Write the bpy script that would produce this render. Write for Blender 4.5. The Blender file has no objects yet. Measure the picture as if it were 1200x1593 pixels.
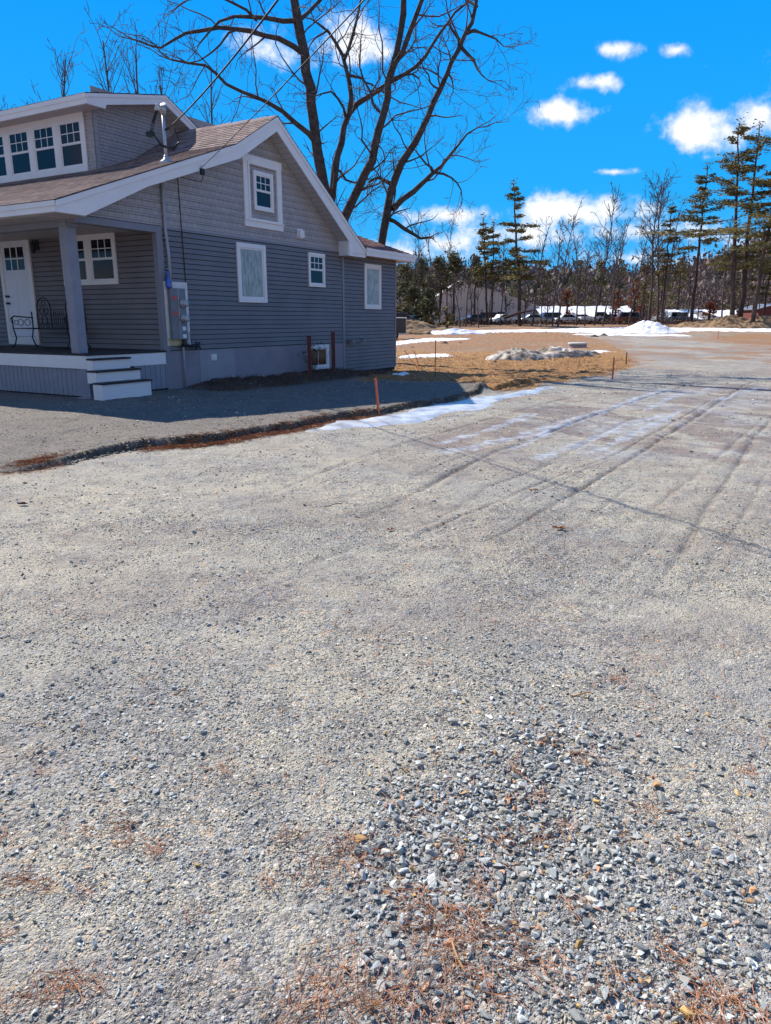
import bpy, math, random
import numpy as np
R_ = math.radians
rng = np.random.default_rng(7); random.seed(7)
scene = bpy.context.scene

# ---------------------------------------------------------------- camera
FPX, YH, CX, CY, CAMH = 1150.0, 497.0, 600.0, 796.5, 1.6
PITCH = math.atan((CY - YH) / FPX)
cam = bpy.data.cameras.new('camera'); camo = bpy.data.objects.new('camera', cam)
scene.collection.objects.link(camo); scene.camera = camo
camo.location = (0, 0, CAMH); camo.rotation_euler = (math.pi/2 - PITCH, 0, 0)
cam.sensor_fit = 'VERTICAL'; cam.sensor_height = 24.0; cam.lens = 24.0*FPX/1593.0
cam.clip_start = 0.05; cam.clip_end = 6000
scene.render.resolution_x, scene.render.resolution_y = 771, 1024

# ---------------------------------------------------------------- light
SUN = np.array([-0.69, 0.73, 1.0]); SUN /= np.linalg.norm(SUN)   # towards the sun
ELEV = math.asin(SUN[2]); AZ = math.atan2(SUN[0], SUN[1])
sl = bpy.data.lights.new('sun', 'SUN'); so = bpy.data.objects.new('sun', sl); scene.collection.objects.link(so)
sl.energy = 5.0; sl.angle = R_(0.5); sl.color = (1.0, 0.90, 0.75)
so.rotation_euler = (math.pi/2 - ELEV, 0, -AZ + math.pi)
so.location = (-20, 20, 30)
scene.cycles.max_bounces = 6; scene.cycles.diffuse_bounces = 3; scene.cycles.glossy_bounces = 3; scene.cycles.adaptive_threshold = .02
scene.view_settings.view_transform = 'Standard'; scene.view_settings.look = 'None'
scene.view_settings.exposure = 0.72; scene.view_settings.gamma = 1

world = bpy.data.worlds.new('World'); scene.world = world; world.use_nodes = True
wn = world.node_tree; wn.nodes.clear()
def N(nt, t, **kw):
    n = nt.nodes.new(t)
    for k, v in kw.items():
        if k.startswith('i_'):
            key = k[2:]; key = int(key) if key.isdigit() else key
            n.inputs[key].default_value = v
        else: setattr(n, k, v)
    return n
def px_dir(x, y):
    X = (x-CX)/FPX; Y = (CY-y)/FPX
    return np.array([X, math.cos(PITCH)+Y*math.sin(PITCH), -math.sin(PITCH)+Y*math.cos(PITCH)])
def build_world():
    L = wn.links.new
    sky = N(wn, 'ShaderNodeTexSky'); sky.sky_type = 'NISHITA'; sky.sun_disc = False
    sky.sun_elevation = ELEV; sky.sun_rotation = AZ
    sky.air_density = 1.0; sky.dust_density = 0.3; sky.ozone_density = 2.5
    tc = N(wn, 'ShaderNodeTexCoord'); sxyz = N(wn, 'ShaderNodeSeparateXYZ'); L(tc.outputs['Generated'], sxyz.inputs[0])
    gr = N(wn, 'ShaderNodeValToRGB'); e = gr.color_ramp.elements; e.new(.5); e.new(.2)
    for i, (p, c) in enumerate(((0.0, (.10, .48, .90)), (.14, (.018, .40, .93)), (.40, (.0, .30, .95)), (1.0, (.0, .19, .66)))): e[i].position = p; e[i].color = (*c, 1)
    L(sxyz.outputs[2], gr.inputs[0])
    gs = N(wn, 'ShaderNodeVectorMath', operation='SCALE'); gs.inputs['Scale'].default_value = SKYGAIN/SKYSTR; L(gr.outputs[0], gs.inputs[0])
    tint = N(wn, 'ShaderNodeMix', data_type='RGBA'); tint.inputs[0].default_value = .993
    L(sky.outputs[0], tint.inputs[6]); L(gs.outputs[0], tint.inputs[7])
    nz = N(wn, 'ShaderNodeTexNoise', i_Scale=13.0, i_Detail=6.0, i_Roughness=0.62)
    L(tc.outputs['Generated'], nz.inputs['Vector'])
    nzb = N(wn, 'ShaderNodeTexNoise', i_Scale=28.0, i_Detail=4.0, i_Roughness=0.6); L(tc.outputs['Generated'], nzb.inputs['Vector'])
    # every cloud is a soft ellipsoid of directions, roughened by noise
    clouds = [ # px centre, px half size, weight
        (415,80,62,46,1.06),(560,55,62,46,1),(600,85,30,22,.8),(868,177,72,22,1),(930,128,48,17,.95),(958,76,50,17,.92),(1052,78,30,14,.88),
        (1075,203,88,36,1.05),(1185,172,66,44,1.03),(1250,150,90,70,1.1),(985,216,16,9,.6),(1100,245,36,12,.55),(957,267,42,8,.95),
        (890,330,120,26,1),(950,325,80,26,1),(690,335,120,20,.85),(1000,360,150,26,.8),(820,365,160,28,.75),(640,395,110,30,.9),(700,380,80,30,.8),
        (1120,420,190,38,.9),(1180,380,80,34,.9),(900,440,260,32,.7),(990,400,110,24,.8),(760,430,150,30,.6),(1300,360,160,60,1),(-160,300,160,50,.9),(-300,140,140,60,1)]
    yc = N(wn, 'ShaderNodeMath', operation='MAXIMUM'); yc.inputs[1].default_value = .12; L(sxyz.outputs[1], yc.inputs[0])
    iv = N(wn, 'ShaderNodeMath', operation='DIVIDE'); iv.inputs[0].default_value = 1; L(yc.outputs[0], iv.inputs[1])
    gn = N(wn, 'ShaderNodeVectorMath', operation='SCALE'); L(tc.outputs['Generated'], gn.inputs[0]); L(iv.outputs[0], gn.inputs['Scale'])
    last = None
    for (x, y, sx, sy, w) in clouds:
        def g2(px, py): d = px_dir(px, py); return d[0]/d[1], d[2]/d[1]
        c0 = g2(x, y); hx = (g2(x+sx, y)[0]-g2(x-sx, y)[0])/2; hz = (g2(x, y-sy)[1]-g2(x, y+sy)[1])/2
        ma = N(wn, 'ShaderNodeVectorMath', operation='MULTIPLY_ADD'); ma.inputs[1].default_value = (1/hx, 0, 1/hz); ma.inputs[2].default_value = (-c0[0]/hx, 0, -c0[1]/hz); L(gn.outputs[0], ma.inputs[0])
        ln = N(wn, 'ShaderNodeVectorMath', operation='LENGTH'); L(ma.outputs[0], ln.inputs[0])
        m = N(wn, 'ShaderNodeMath', operation='MULTIPLY_ADD'); m.inputs[1].default_value = -0.55*w; m.inputs[2].default_value = w*0.98; L(ln.outputs['Value'], m.inputs[0])
        if last is None: last = m.outputs[0]
        else:
            mx = N(wn, 'ShaderNodeMath', operation='SMOOTH_MAX'); mx.inputs[2].default_value = .12
            L(last, mx.inputs[0]); L(m.outputs[0], mx.inputs[1]); last = mx.outputs[0]
    # unseen broken clouds added behind the camera to fill and neutralise the shade
    bk = N(wn, 'ShaderNodeMapRange', interpolation_type='SMOOTHSTEP'); bk.inputs[1].default_value = .15; bk.inputs[2].default_value = -.35; L(sxyz.outputs[1], bk.inputs[0])
    nb = N(wn, 'ShaderNodeTexNoise', i_Scale=2.2, i_Detail=2.0); L(tc.outputs['Generated'], nb.inputs['Vector'])
    nm = N(wn, 'ShaderNodeMapRange'); nm.inputs[1].default_value = .33; nm.inputs[2].default_value = .52; L(nb.outputs[0], nm.inputs[0])
    bm = N(wn, 'ShaderNodeMath', operation='MULTIPLY'); L(bk.outputs[0], bm.inputs[0]); L(nm.outputs[0], bm.inputs[1])
    mx = N(wn, 'ShaderNodeMath', operation='MAXIMUM'); L(last, mx.inputs[0]); L(bm.outputs[0], mx.inputs[1]); last = mx.outputs[0]
    # plus noise
    ad = N(wn, 'ShaderNodeMath', operation='MULTIPLY_ADD'); ad.inputs[1].default_value = 1.9; L(nz.outputs[0], ad.inputs[0]); L(last, ad.inputs[2])
    ad2 = N(wn, 'ShaderNodeMath', operation='MULTIPLY_ADD'); ad2.inputs[1].default_value = 0.9; L(nzb.outputs[0], ad2.inputs[0]); L(ad.outputs[0], ad2.inputs[2])
    mr = N(wn, 'ShaderNodeMapRange', interpolation_type='SMOOTHSTEP'); mr.inputs[1].default_value = 1.84; mr.inputs[2].default_value = 2.36
    L(ad2.outputs[0], mr.inputs[0])
    # cloud tone: whiter in the dense middle, faintly grey-blue at thin base
    cc = N(wn, 'ShaderNodeMix', data_type='RGBA'); cc.inputs[6].default_value = (CLOUD*.62, CLOUD*.74, CLOUD*.92, 1); cc.inputs[7].default_value = (CLOUD, CLOUD, CLOUD*1.02, 1)
    L(mr.outputs[0], cc.inputs[0])
    dk = N(wn, 'ShaderNodeMath', operation='MULTIPLY_ADD'); dk.inputs[1].default_value = -.56; dk.inputs[2].default_value = 1; L(bk.outputs[0], dk.inputs[0])
    cs = N(wn, 'ShaderNodeVectorMath', operation='SCALE'); L(cc.outputs[2], cs.inputs[0]); L(dk.outputs[0], cs.inputs['Scale'])
    mf = N(wn, 'ShaderNodeMath', operation='MULTIPLY'); mf.inputs[1].default_value = .93; L(mr.outputs[0], mf.inputs[0])
    mix = N(wn, 'ShaderNodeMix', data_type='RGBA'); L(mf.outputs[0], mix.inputs[0]); L(tint.outputs[2], mix.inputs[6]); L(cs.outputs[0], mix.inputs[7])
    bg = N(wn, 'ShaderNodeBackground', i_Strength=SKYSTR); out = N(wn, 'ShaderNodeOutputWorld')
    L(mix.outputs[2], bg.inputs[0]); L(bg.outputs[0], out.inputs[0])
SKYSTR = 0.12; SKYGAIN = 0.66; CLOUD = 5.6
build_world()

# ---------------------------------------------------------------- geometry helpers
def on_z(x, y, z=0.0):
    r = px_dir(x, y); t = (z-CAMH)/r[2]; return np.array([r[0]*t, r[1]*t, z])
def at_depth(x, y, Y):
    r = px_dir(x, y); t = Y/r[1]; return np.array([r[0]*t, Y, CAMH+r[2]*t])
PSI = math.atan((1288-CX)/(FPX/math.cos(PITCH)))
D1 = np.array([math.sin(PSI), math.cos(PSI)]); D2 = np.array([-math.cos(PSI), math.sin(PSI)])
HO = on_z(142, 615, 0.2)[:2]
def uv(x, y):
    dx = x-HO[0]; dy = y-HO[1]; return dx*D1[0]+dy*D1[1], dx*D2[0]+dy*D2[1]
def huv(u, v): p = HO + D1*u + D2*v; return p[0], p[1]

class MB:
    def __init__(s): s.v = []; s.f = []; s.n = 0
    def add(s, verts, faces):
        s.v.append(np.asarray(verts, float).reshape(-1, 3)); s.f.extend([tuple(i+s.n for i in f) for f in faces]); s.n += len(s.v[-1]); return s
    def box(s, x0, x1, y0, y1, z0, z1):
        v = [(x0,y0,z0),(x1,y0,z0),(x1,y1,z0),(x0,y1,z0),(x0,y0,z1),(x1,y0,z1),(x1,y1,z1),(x0,y1,z1)]
        return s.add(v, [(0,3,2,1),(4,5,6,7),(0,1,5,4),(1,2,6,5),(2,3,7,6),(3,0,4,7)])
    def prism(s, poly, axis, a, b):
        """poly: list of 2-D points; axis 'x','y','z' extrusion from a to b"""
        n = len(poly); v = []
        for t in (a, b):
            for p, q in poly:
                v.append({'x': (t,p,q), 'y': (p,t,q), 'z': (p,q,t)}[axis])
        f = [tuple(range(n)), tuple(range(2*n-1, n-1, -1))] + [(i, (i+1) % n, n+(i+1) % n, n+i)[::-1] for i in range(n)]
        return s.add(v, f)
    def tube(s, pts, rad, sides=6, cap=True):
        pts = np.asarray(pts, float); n = len(pts)
        rad = np.broadcast_to(np.asarray(rad, float), (n,))
        t = np.gradient(pts, axis=0); t /= (np.linalg.norm(t, axis=1)[:, None]+1e-9)
        ref = np.array([0, 0, 1.]) if abs(t[0][2]) < .9 else np.array([1., 0, 0])
        a = np.cross(t, ref); a /= (np.linalg.norm(a, axis=1)[:, None]+1e-9); b = np.cross(t, a)
        ang = np.arange(sides)*2*math.pi/sides
        ring = (a[:, None, :]*np.cos(ang)[None, :, None] + b[:, None, :]*np.sin(ang)[None, :, None])*rad[:, None, None] + pts[:, None, :]
        f = []
        for i in range(n-1):
            for j in range(sides):
                k = (j+1) % sides; f.append((i*sides+j, i*sides+k, (i+1)*sides+k, (i+1)*sides+j))
        if cap: f.append(tuple(range(sides))[::-1]); f.append(tuple((n-1)*sides+j for j in range(sides)))
        return s.add(ring.reshape(-1, 3), f)
    def lathe(s, prof, c=(0, 0, 0), sides=20, axis='z'):
        v = []; f = []; n = len(prof)
        for r, z in prof:
            for j in range(sides):
                an = 2*math.pi*j/sides; p = (r*math.cos(an), r*math.sin(an), z)
                if axis == 'y': p = (p[0], -p[2], p[1])
                if axis == 'x': p = (-p[2], p[1], p[0])
                v.append((p[0]+c[0], p[1]+c[1], p[2]+c[2]))
        for i in range(n-1):
            for j in range(sides):
                k = (j+1) % sides; f.append((i*sides+j, i*sides+k, (i+1)*sides+k, (i+1)*sides+j))
        f.append(tuple(range(sides))[::-1]); f.append(tuple((n-1)*sides+j for j in range(sides)))
        return s.add(v, f)
    def build(s, name, mat, parent=None, smooth=False, bevel=0):
        me = bpy.data.meshes.new(name)
        v = np.concatenate(s.v) if s.v else np.zeros((0, 3))
        me.from_pydata(v.tolist(), [], s.f); me.materials.append(mat)
        if smooth: me.polygons.foreach_set('use_smooth', [True]*len(me.polygons))
        me.update()
        o = bpy.data.objects.new(name, me); scene.collection.objects.link(o)
        if parent is not None: o.parent = parent
        if bevel:
            m = o.modifiers.new('bevel', 'BEVEL'); m.width = bevel; m.segments = 2; m.limit_method = 'ANGLE'
        return o
def fastmesh(name, V, F, mat, parent=None, attrs=None, smooth=False):
    """V (n,3), F (m,k) arrays"""
    me = bpy.data.meshes.new(name); V = np.asarray(V, np.float32); F = np.asarray(F, np.int32); m, k = F.shape
    me.vertices.add(len(V)); me.vertices.foreach_set('co', V.ravel())
    me.loops.add(m*k); me.loops.foreach_set('vertex_index', F.ravel())
    me.polygons.add(m); me.polygons.foreach_set('loop_start', np.arange(0, m*k, k, dtype=np.int32))
    me.polygons.foreach_set('use_smooth', np.full(m, smooth))
    me.materials.append(mat); me.update(calc_edges=True)
    for an, arr in (attrs or {}).items():
        at = me.attributes.new(an, 'FLOAT_COLOR', 'POINT'); at.data.foreach_set('color', np.asarray(arr, np.float32).ravel())
    o = bpy.data.objects.new(name, me); scene.collection.objects.link(o)
    if parent is not None: o.parent = parent
    return o
def tag(o, label=None, cat=None, group=None, kind=None):
    for k, v in (('label', label), ('category', cat), ('group', group), ('kind', kind)):
        if v: o[k] = v
    return o
def empty(name, loc, label, cat, rz=0, group=None):
    o = bpy.data.objects.new(name, None); scene.collection.objects.link(o); o.location = loc; o.rotation_euler = (0, 0, rz)
    o.empty_display_size = .3
    return tag(o, label, cat, group)
def smooth(a, b, x):
    t = np.clip((x-a)/(b-a), 0, 1); return t*t*(3-2*t)
def vnoise(x, y, s=1.0, seed=0):
    x = np.asarray(x, float)*s+seed*17.3; y = np.asarray(y, float)*s+seed*7.7
    xi = np.floor(x); yi = np.floor(y); fx = x-xi; fy = y-yi; fx = fx*fx*(3-2*fx); fy = fy*fy*(3-2*fy)
    def h(a, b):
        t = np.sin(a*127.1+b*311.7+seed*13.1)*43758.5453; return t-np.floor(t)
    return (h(xi, yi)*(1-fx)+h(xi+1, yi)*fx)*(1-fy)+(h(xi, yi+1)*(1-fx)+h(xi+1, yi+1)*fx)*fy
def fbm(x, y, s=1.0, o=4, seed=0):
    t = 0; a = .5
    for i in range(o): t = t+a*vnoise(x, y, s*2**i, seed+i*3); a *= .5
    return t/(1-.5**o)
def poly_dist(x, y, P):
    """distance to polyline P and the parameter index"""
    d = np.full(np.shape(x), 1e9); 
    for (a, b), (c, e) in zip(P[:-1], P[1:]):
        dx, dy = c-a, e-b; L2 = dx*dx+dy*dy
        t = np.clip(((x-a)*dx+(y-b)*dy)/L2, 0, 1)
        d = np.minimum(d, np.hypot(x-a-t*dx, y-b-t*dy))
    return d
def inside(x, y, P):
    c = np.zeros(np.shape(x), bool); n = len(P)
    for i in range(n):
        x1, y1 = P[i]; x2, y2 = P[(i+1) % n]
        if y1 == y2: continue
        m = ((y1 > y) != (y2 > y)) & (x < (x2-x1)*(y-y1)/(y2-y1)+x1); c ^= m
    return c
def sdf(x, y, P):
    d = poly_dist(x, y, list(P)+[P[0]]); return np.where(inside(x, y, P), d, -d)
def gp(pts, z=0.0): return [tuple(on_z(a, b, z)[:2]) for a, b in pts]

# ---------------------------------------------------------------- materials
def mat(name, col, rough=.6, var=0, vscale=3, metal=0, bump=0, bscale=40, spec=.4, coat=0, detail=4, obj=True):
    m = bpy.data.materials.new(name); m.use_nodes = True; nt = m.node_tree; b = nt.nodes['Principled BSDF']
    b.inputs['Roughness'].default_value = rough; b.inputs['Metallic'].default_value = metal
    b.inputs['Specular IOR Level'].default_value = spec; b.inputs['Coat Weight'].default_value = coat
    c = (col[0], col[1], col[2], 1); b.inputs['Base Color'].default_value = c
    tc = N(nt, 'ShaderNodeTexCoord')
    if var:
        n = N(nt, 'ShaderNodeTexNoise', i_Scale=vscale, i_Detail=float(detail), i_Roughness=.6); nt.links.new(tc.outputs['Object'], n.inputs['Vector'])
        r = N(nt, 'ShaderNodeMapRange'); r.inputs[1].default_value = .3; r.inputs[2].default_value = .7; r.inputs[3].default_value = 1-var; r.inputs[4].default_value = 1+var
        nt.links.new(n.outputs[0], r.inputs[0])
        mx = N(nt, 'ShaderNodeVectorMath', operation='SCALE'); mx.inputs[0].default_value = col[:3]; nt.links.new(r.outputs[0], mx.inputs['Scale'])
        nt.links.new(mx.outputs[0], b.inputs['Base Color'])
    if bump:
        n2 = N(nt, 'ShaderNodeTexNoise', i_Scale=float(bscale), i_Detail=5.0); nt.links.new(tc.outputs['Object'], n2.inputs['Vector'])
        bp = N(nt, 'ShaderNodeBump', i_Strength=bump, i_Distance=.01); nt.links.new(n2.outputs[0], bp.inputs['Height']); nt.links.new(bp.outputs[0], b.inputs['Normal'])
    return m
def brick_mat(name, c1, c2, gap, w, h, axes, rough=.8, noise=.2, msize=.004, bumpd=.004, offset=.5):
    """staggered courses; axes picks the two object coordinates (run, rise)"""
    m = bpy.data.materials.new(name); m.use_nodes = True; nt = m.node_tree; b = nt.nodes['Principled BSDF']; L = nt.links.new
    b.inputs['Roughness'].default_value = rough; b.inputs['Specular IOR Level'].default_value = .25
    tc = N(nt, 'ShaderNodeTexCoord'); sp = N(nt, 'ShaderNodeSeparateXYZ'); L(tc.outputs['Object'], sp.inputs[0])
    cb = N(nt, 'ShaderNodeCombineXYZ'); L(sp.outputs[axes[0]], cb.inputs[0]); L(sp.outputs[axes[1]], cb.inputs[1])
    bk = N(nt, 'ShaderNodeTexBrick'); bk.offset = offset; bk.squash = 1
    bk.inputs['Color1'].default_value = (*c1, 1); bk.inputs['Color2'].default_value = (*c2, 1); bk.inputs['Mortar'].default_value = (*gap, 1)
    bk.inputs['Scale'].default_value = 1; bk.inputs['Mortar Size'].default_value = msize; bk.inputs['Brick Width'].default_value = w; bk.inputs['Row Height'].default_value = h
    bk.inputs['Mortar Smooth'].default_value = .2
    L(cb.outputs[0], bk.inputs['Vector'])
    n = N(nt, 'ShaderNodeTexNoise', i_Scale=2.2, i_Detail=8.0, i_Roughness=.7); L(tc.outputs['Object'], n.inputs['Vector'])
    r = N(nt, 'ShaderNodeMapRange'); r.inputs[1].default_value = .3; r.inputs[2].default_value = .7; r.inputs[3].default_value = 1-noise; r.inputs[4].default_value = 1+noise
    L(n.outputs[0], r.inputs[0])
    mx = N(nt, 'ShaderNodeVectorMath', operation='SCALE'); L(bk.outputs[0], mx.inputs[0]); L(r.outputs[0], mx.inputs['Scale']); L(mx.outputs[0], b.inputs['Base Color'])
    n2 = N(nt, 'ShaderNodeTexNoise', i_Scale=90.0, i_Detail=3.0); L(tc.outputs['Object'], n2.inputs['Vector'])
    ma = N(nt, 'ShaderNodeMath', operation='MULTIPLY_ADD'); ma.inputs[1].default_value = -1.0; L(bk.outputs['Fac'], ma.inputs[0]); 
    ms = N(nt, 'ShaderNodeMath', operation='MULTIPLY'); ms.inputs[1].default_value = .5; L(n2.outputs[0], ms.inputs[0]); L(ms.outputs[0], ma.inputs[2])
    bp = N(nt, 'ShaderNodeBump', i_Strength=.7, i_Distance=bumpd); L(ma.outputs[0], bp.inputs['Height']); L(bp.outputs[0], b.inputs['Normal'])
    return m
M = {}
M['siding'] = mat('grey vinyl lap siding', (.155, .137, .152), .5, .14, 1.1, bump=.15, bscale=60)
M['shingle_wall'] = brick_mat('pale grey shake siding', (.37, .335, .345), (.33, .30, .315), (.185, .165, .175), .17, .145, (0, 2), .6, .08, .005)
M['shingle_front'] = brick_mat('pale grey shake siding front', (.37, .335, .345), (.33, .30, .315), (.185, .165, .175), .17, .145, (1, 2), .6, .08, .004)
M['white'] = mat('white painted trim', (.74, .70, .72), .45, .04, 2)
M['cornerboard'] = mat('grey corner trim', (.20, .195, .235), .5, .06, 2)
M['soffit'] = brick_mat('pale soffit panel', (.50, .46, .47), (.48, .44, .45), (.25, .23, .24), 9.0, .13, (1, 0), .5, .05, .006)
M['greypaint'] = mat('grey painted boards', (.235, .235, .29), .6, .08, 4, bump=.2, bscale=30)
M['deck'] = mat('dark porch deck', (.030, .024, .026), .7, .25, 6, bump=.3, bscale=50)
M['concrete'] = mat('grey foundation concrete', (.24, .225, .27), .85, .10, 2.5, bump=.4, bscale=30)
M['concrete_lt'] = mat('lighter foundation panel', (.28, .275, .325), .85, .08, 2.5, bump=.3, bscale=30)
M['roof'] = brick_mat('brown asphalt shingles', (.27, .205, .20), (.15, .112, .118), (.07, .05, .054), .24, .14, (1, 0), .95, .28, .006, .006)
M['roof_add'] = brick_mat('red brown asphalt shingles', (.26, .14, .12), (.19, .10, .095), (.09, .05, .05), .24, .14, (0, 1), .95, .25, .006, .006)
M['glass'] = mat('dark window glass', (.014, .015, .022), .06, spec=.30)
M['groove_shade'] = mat('near-black groove shade', (.03, .03, .034), .9)  # core colour that darkens the siding grooves into shade lines
M['glass_ref'] = mat('window glass with room behind', (.012, .013, .022), .07, spec=.25)
def curtain():
    m = bpy.data.materials.new('lace curtain behind glass'); m.use_nodes = True; nt = m.node_tree; b = nt.nodes['Principled BSDF']; L = nt.links.new
    tc = N(nt, 'ShaderNodeTexCoord'); mp = N(nt, 'ShaderNodeMapping'); mp.inputs['Scale'].default_value = (16, 16, 5); L(tc.outputs['Object'], mp.inputs[0])
    n = N(nt, 'ShaderNodeTexNoise', i_Scale=1.0, i_Detail=6.0, i_Roughness=.65); L(mp.outputs[0], n.inputs['Vector'])
    r = N(nt, 'ShaderNodeValToRGB'); r.color_ramp.elements[0].position = .35; r.color_ramp.elements[0].color = (.20, .21, .195, 1); r.color_ramp.elements[1].position = .68; r.color_ramp.elements[1].color = (.47, .46, .43, 1)
    L(n.outputs[0], r.inputs[0]); L(r.outputs[0], b.inputs['Base Color']); b.inputs['Roughness'].default_value = .7; b.inputs['Coat Weight'].default_value = .8; b.inputs['Coat Roughness'].default_value = .03
    return m
M['curtain'] = curtain()
M['door'] = mat('white steel door', (.66, .66, .76), .4, .04, 2)
M['iron'] = mat('black wrought iron', (.02, .02, .024), .5, .2, 9, metal=.3)
M['steel'] = mat('galvanised steel', (.42, .43, .46), .4, .15, 8, metal=.7)
M['pipe'] = mat('grey plastic conduit', (.34, .33, .38), .5, .08, 6)
M['panelgrey'] = mat('grey enamelled steel', (.16, .17, .20), .5, .12, 5)
M['board'] = mat('white painted plywood', (.66, .64, .66), .7, .12, 5)
M['boardstain'] = mat('yellowed plywood foot', (.50, .44, .27), .8, .15, 6)
M['red'] = mat('red label', (.55, .08, .06), .5)
M['label'] = mat('white label', (.7, .7, .72), .5)
M['meterglass'] = mat('meter glass', (.30, .31, .34), .08, spec=.9, coat=.7)
M['bottle'] = mat('blue bottle plastic', (.02, .10, .50), .2, spec=.7)
M['brass'] = mat('dull brass', (.25, .17, .08), .4, metal=.8)
M['black'] = mat('black rubber', (.015, .015, .017), .6, .2, 10)
M['postred'] = mat('red brown painted post', (.11, .030, .032), .7, .25, 8, bump=.3)
M['orangestake'] = mat('orange painted stake', (.55, .14, .07), .7, .25, 12, bump=.3)
M['redstake'] = mat('red stake', (.60, .09, .06), .7, .2, 12)
M['greenstake'] = mat('green steel stake', (.05, .06, .045), .6, .2, 12)
M['bark'] = mat('grey brown bark', (.072, .062, .062), .95, .45, 6, bump=1.0, bscale=14, spec=.1, detail=8)
M['twig'] = mat('thin grey brown twigs', (.10, .078, .078), .9, .3, 2, spec=.1)
M['farbark'] = mat('far grey bark', (.105, .085, .085), .95, .35, .8, spec=.1)
M['pinebark'] = mat('dark pine bark', (.075, .052, .048), .95, .35, 1.2, spec=.1)
def leafmat(name, a, b, sc=.35):
    m = bpy.data.materials.new(name); m.use_nodes = True; nt = m.node_tree; p = nt.nodes['Principled BSDF']; L = nt.links.new
    g = N(nt, 'ShaderNodeTexCoord'); n = N(nt, 'ShaderNodeTexNoise', i_Scale=sc, i_Detail=5.0, i_Roughness=.7); L(g.outputs['Object'], n.inputs['Vector'])
    r = N(nt, 'ShaderNodeValToRGB'); r.color_ramp.elements[0].position = .36; r.color_ramp.elements[0].color = (*a, 1); r.color_ramp.elements[1].position = .66; r.color_ramp.elements[1].color = (*b, 1)
    L(n.outputs[0], r.inputs[0]); L(r.outputs[0], p.inputs['Base Color']); p.inputs['Roughness'].default_value = .8; p.inputs['Specular IOR Level'].default_value = .15
    return m
M['pine'] = leafmat('white pine needles', (.075, .080, .035), (.27, .215, .085))
M['evergreen'] = leafmat('dark evergreen needles', (.060, .068, .042), (.23, .205, .105))
M['farwood'] = leafmat('far bare wood', (.11, .085, .090), (.26, .20, .185), .09)
M['farpine'] = leafmat('far pine wood', (.035, .045, .035), (.085, .085, .045), .12)
M['rust'] = leafmat('rusty beech leaves', (.16, .06, .035), (.30, .12, .06), .6)
M['brush'] = leafmat('dead brush', (.055, .035, .035), (.14, .085, .06), .5)
M['snow'] = mat('old snow', (.70, .72, .78), .6, .20, 1.6, bump=.8, bscale=9, detail=7)
M['soil'] = mat('dark soil', (.075, .052, .042), .95, .35, 3, bump=.8, bscale=20)
M['dirt'] = mat('tan dirt', (.22, .145, .085), .95, .35, 1.4, bump=.8, bscale=8)
M['oakleaf'] = mat('dry oak leaf', (.40, .19, .09), .7, .3, 40)
M['rock'] = mat('black stone', (.02, .02, .024), .6, .3, 30, bump=.5)
M['car_dark'] = mat('dark car paint', (.03, .035, .05), .25, coat=.8); M['car_blue'] = mat('blue car paint', (.04, .09, .22), .25, coat=.8)
M['car_white'] = mat('white car paint', (.72, .73, .75), .3, coat=.8); M['car_silver'] = mat('silver car paint', (.38, .40, .42), .3, metal=.5, coat=.8); M['car_brown'] = mat('dark red car paint', (.12, .04, .03), .3, coat=.8)
M['trailer'] = mat('black trailer skin', (.035, .033, .036), .4, .15, 2); M['wallgrey'] = brick_mat('grey metal warehouse cladding', (.52, .49, .49), (.48, .455, .465), (.36, .34, .35), .6, 30, (0, 2), .6, .10, .03, .01)
M['redwall'] = mat('dark red boards', (.16, .045, .04), .8, .2, 3)

# ---------------------------------------------------------------- terrain
EDGE = gp([(-60,735),(0,730),(40,727),(104,718),(137,708),(200,697),(233,692),(292,687),(342,681),(396,672),(450,666),(500,654),(545,646),(587,642),(640,631),(693,623),(727,614),(750,609)], .05)
EDGE_END = EDGE[-1]
GRASS = gp([(560,600),(735,603),(752,611),(800,607),(862,598),(905,590),(950,583),(984,570),(986,558),(970,545),(940,531),(905,522),(880,519),(560,521)])
def track(pts): return gp(pts)
TRACKS = [  # polyline, depth, width
    (track([(350,800),(480,745),(600,700),(760,652),(860,625),(960,603)]), .030, .035),
    (track([(420,860),(600,790),(762,708),(900,655),(980,628),(1056,603),(1110,588)]), .050, .045),
    (track([(560,860),(680,810),(760,760),(850,725),(940,672),(1010,640)]), .025, .05),
    (track([(640,900),(790,830),(900,765),(1030,682),(1090,645),(1150,605),(1180,590)]), .050, .045),
    (track([(760,920),(900,860),(1010,800),(1080,740),(1130,700),(1200,640)]), .02, .04),
    (track([(900,1000),(1010,930),(1062,862),(1095,800),(1135,740),(1175,680),(1210,640)]), .035, .05),
    (track([(700,1080),(850,1010),(960,930),(1000,880)]), .02, .05),
    (track([(520,900),(700,812),(850,750),(960,705),(1080,640),(1120,615)]), .03, .025), (track([(600,760),(720,712),(830,680),(920,650)]), .03, .025), (track([(700,830),(800,785),(905,735),(980,700)]), .025, .025),
    (track([(640,960),(780,890),(905,820),(960,775),(1010,735)]), .022, .03), (track([(1000,1000),(1090,905),(1160,800),(1200,720)]), .02, .03), (track([(300,960),(520,880),(640,830)]), .02, .03), (track([(820,1000),(960,900),(1080,800)]), .02, .03),
    (track([(0,1010),(200,960),(420,900),(560,850),(700,790)]), .016, .06),
    (track([(0,930),(200,880),(400,830),(540,780)]), .014, .05),
    (track([(0,1330),(120,1300),(260,1250),(420,1190),(600,1110)]), .02, .035),
    (track([(1040,1140),(960,1080),(1090,1020),(1200,960)]), .012, .05)]
ROADP = gp([(1400,640),(930,600),(985,575),(978,546),(945,530),(915,521),(1010,517),(1110,520.5),(1085,529),(1190,545),(1400,562)])
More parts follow.
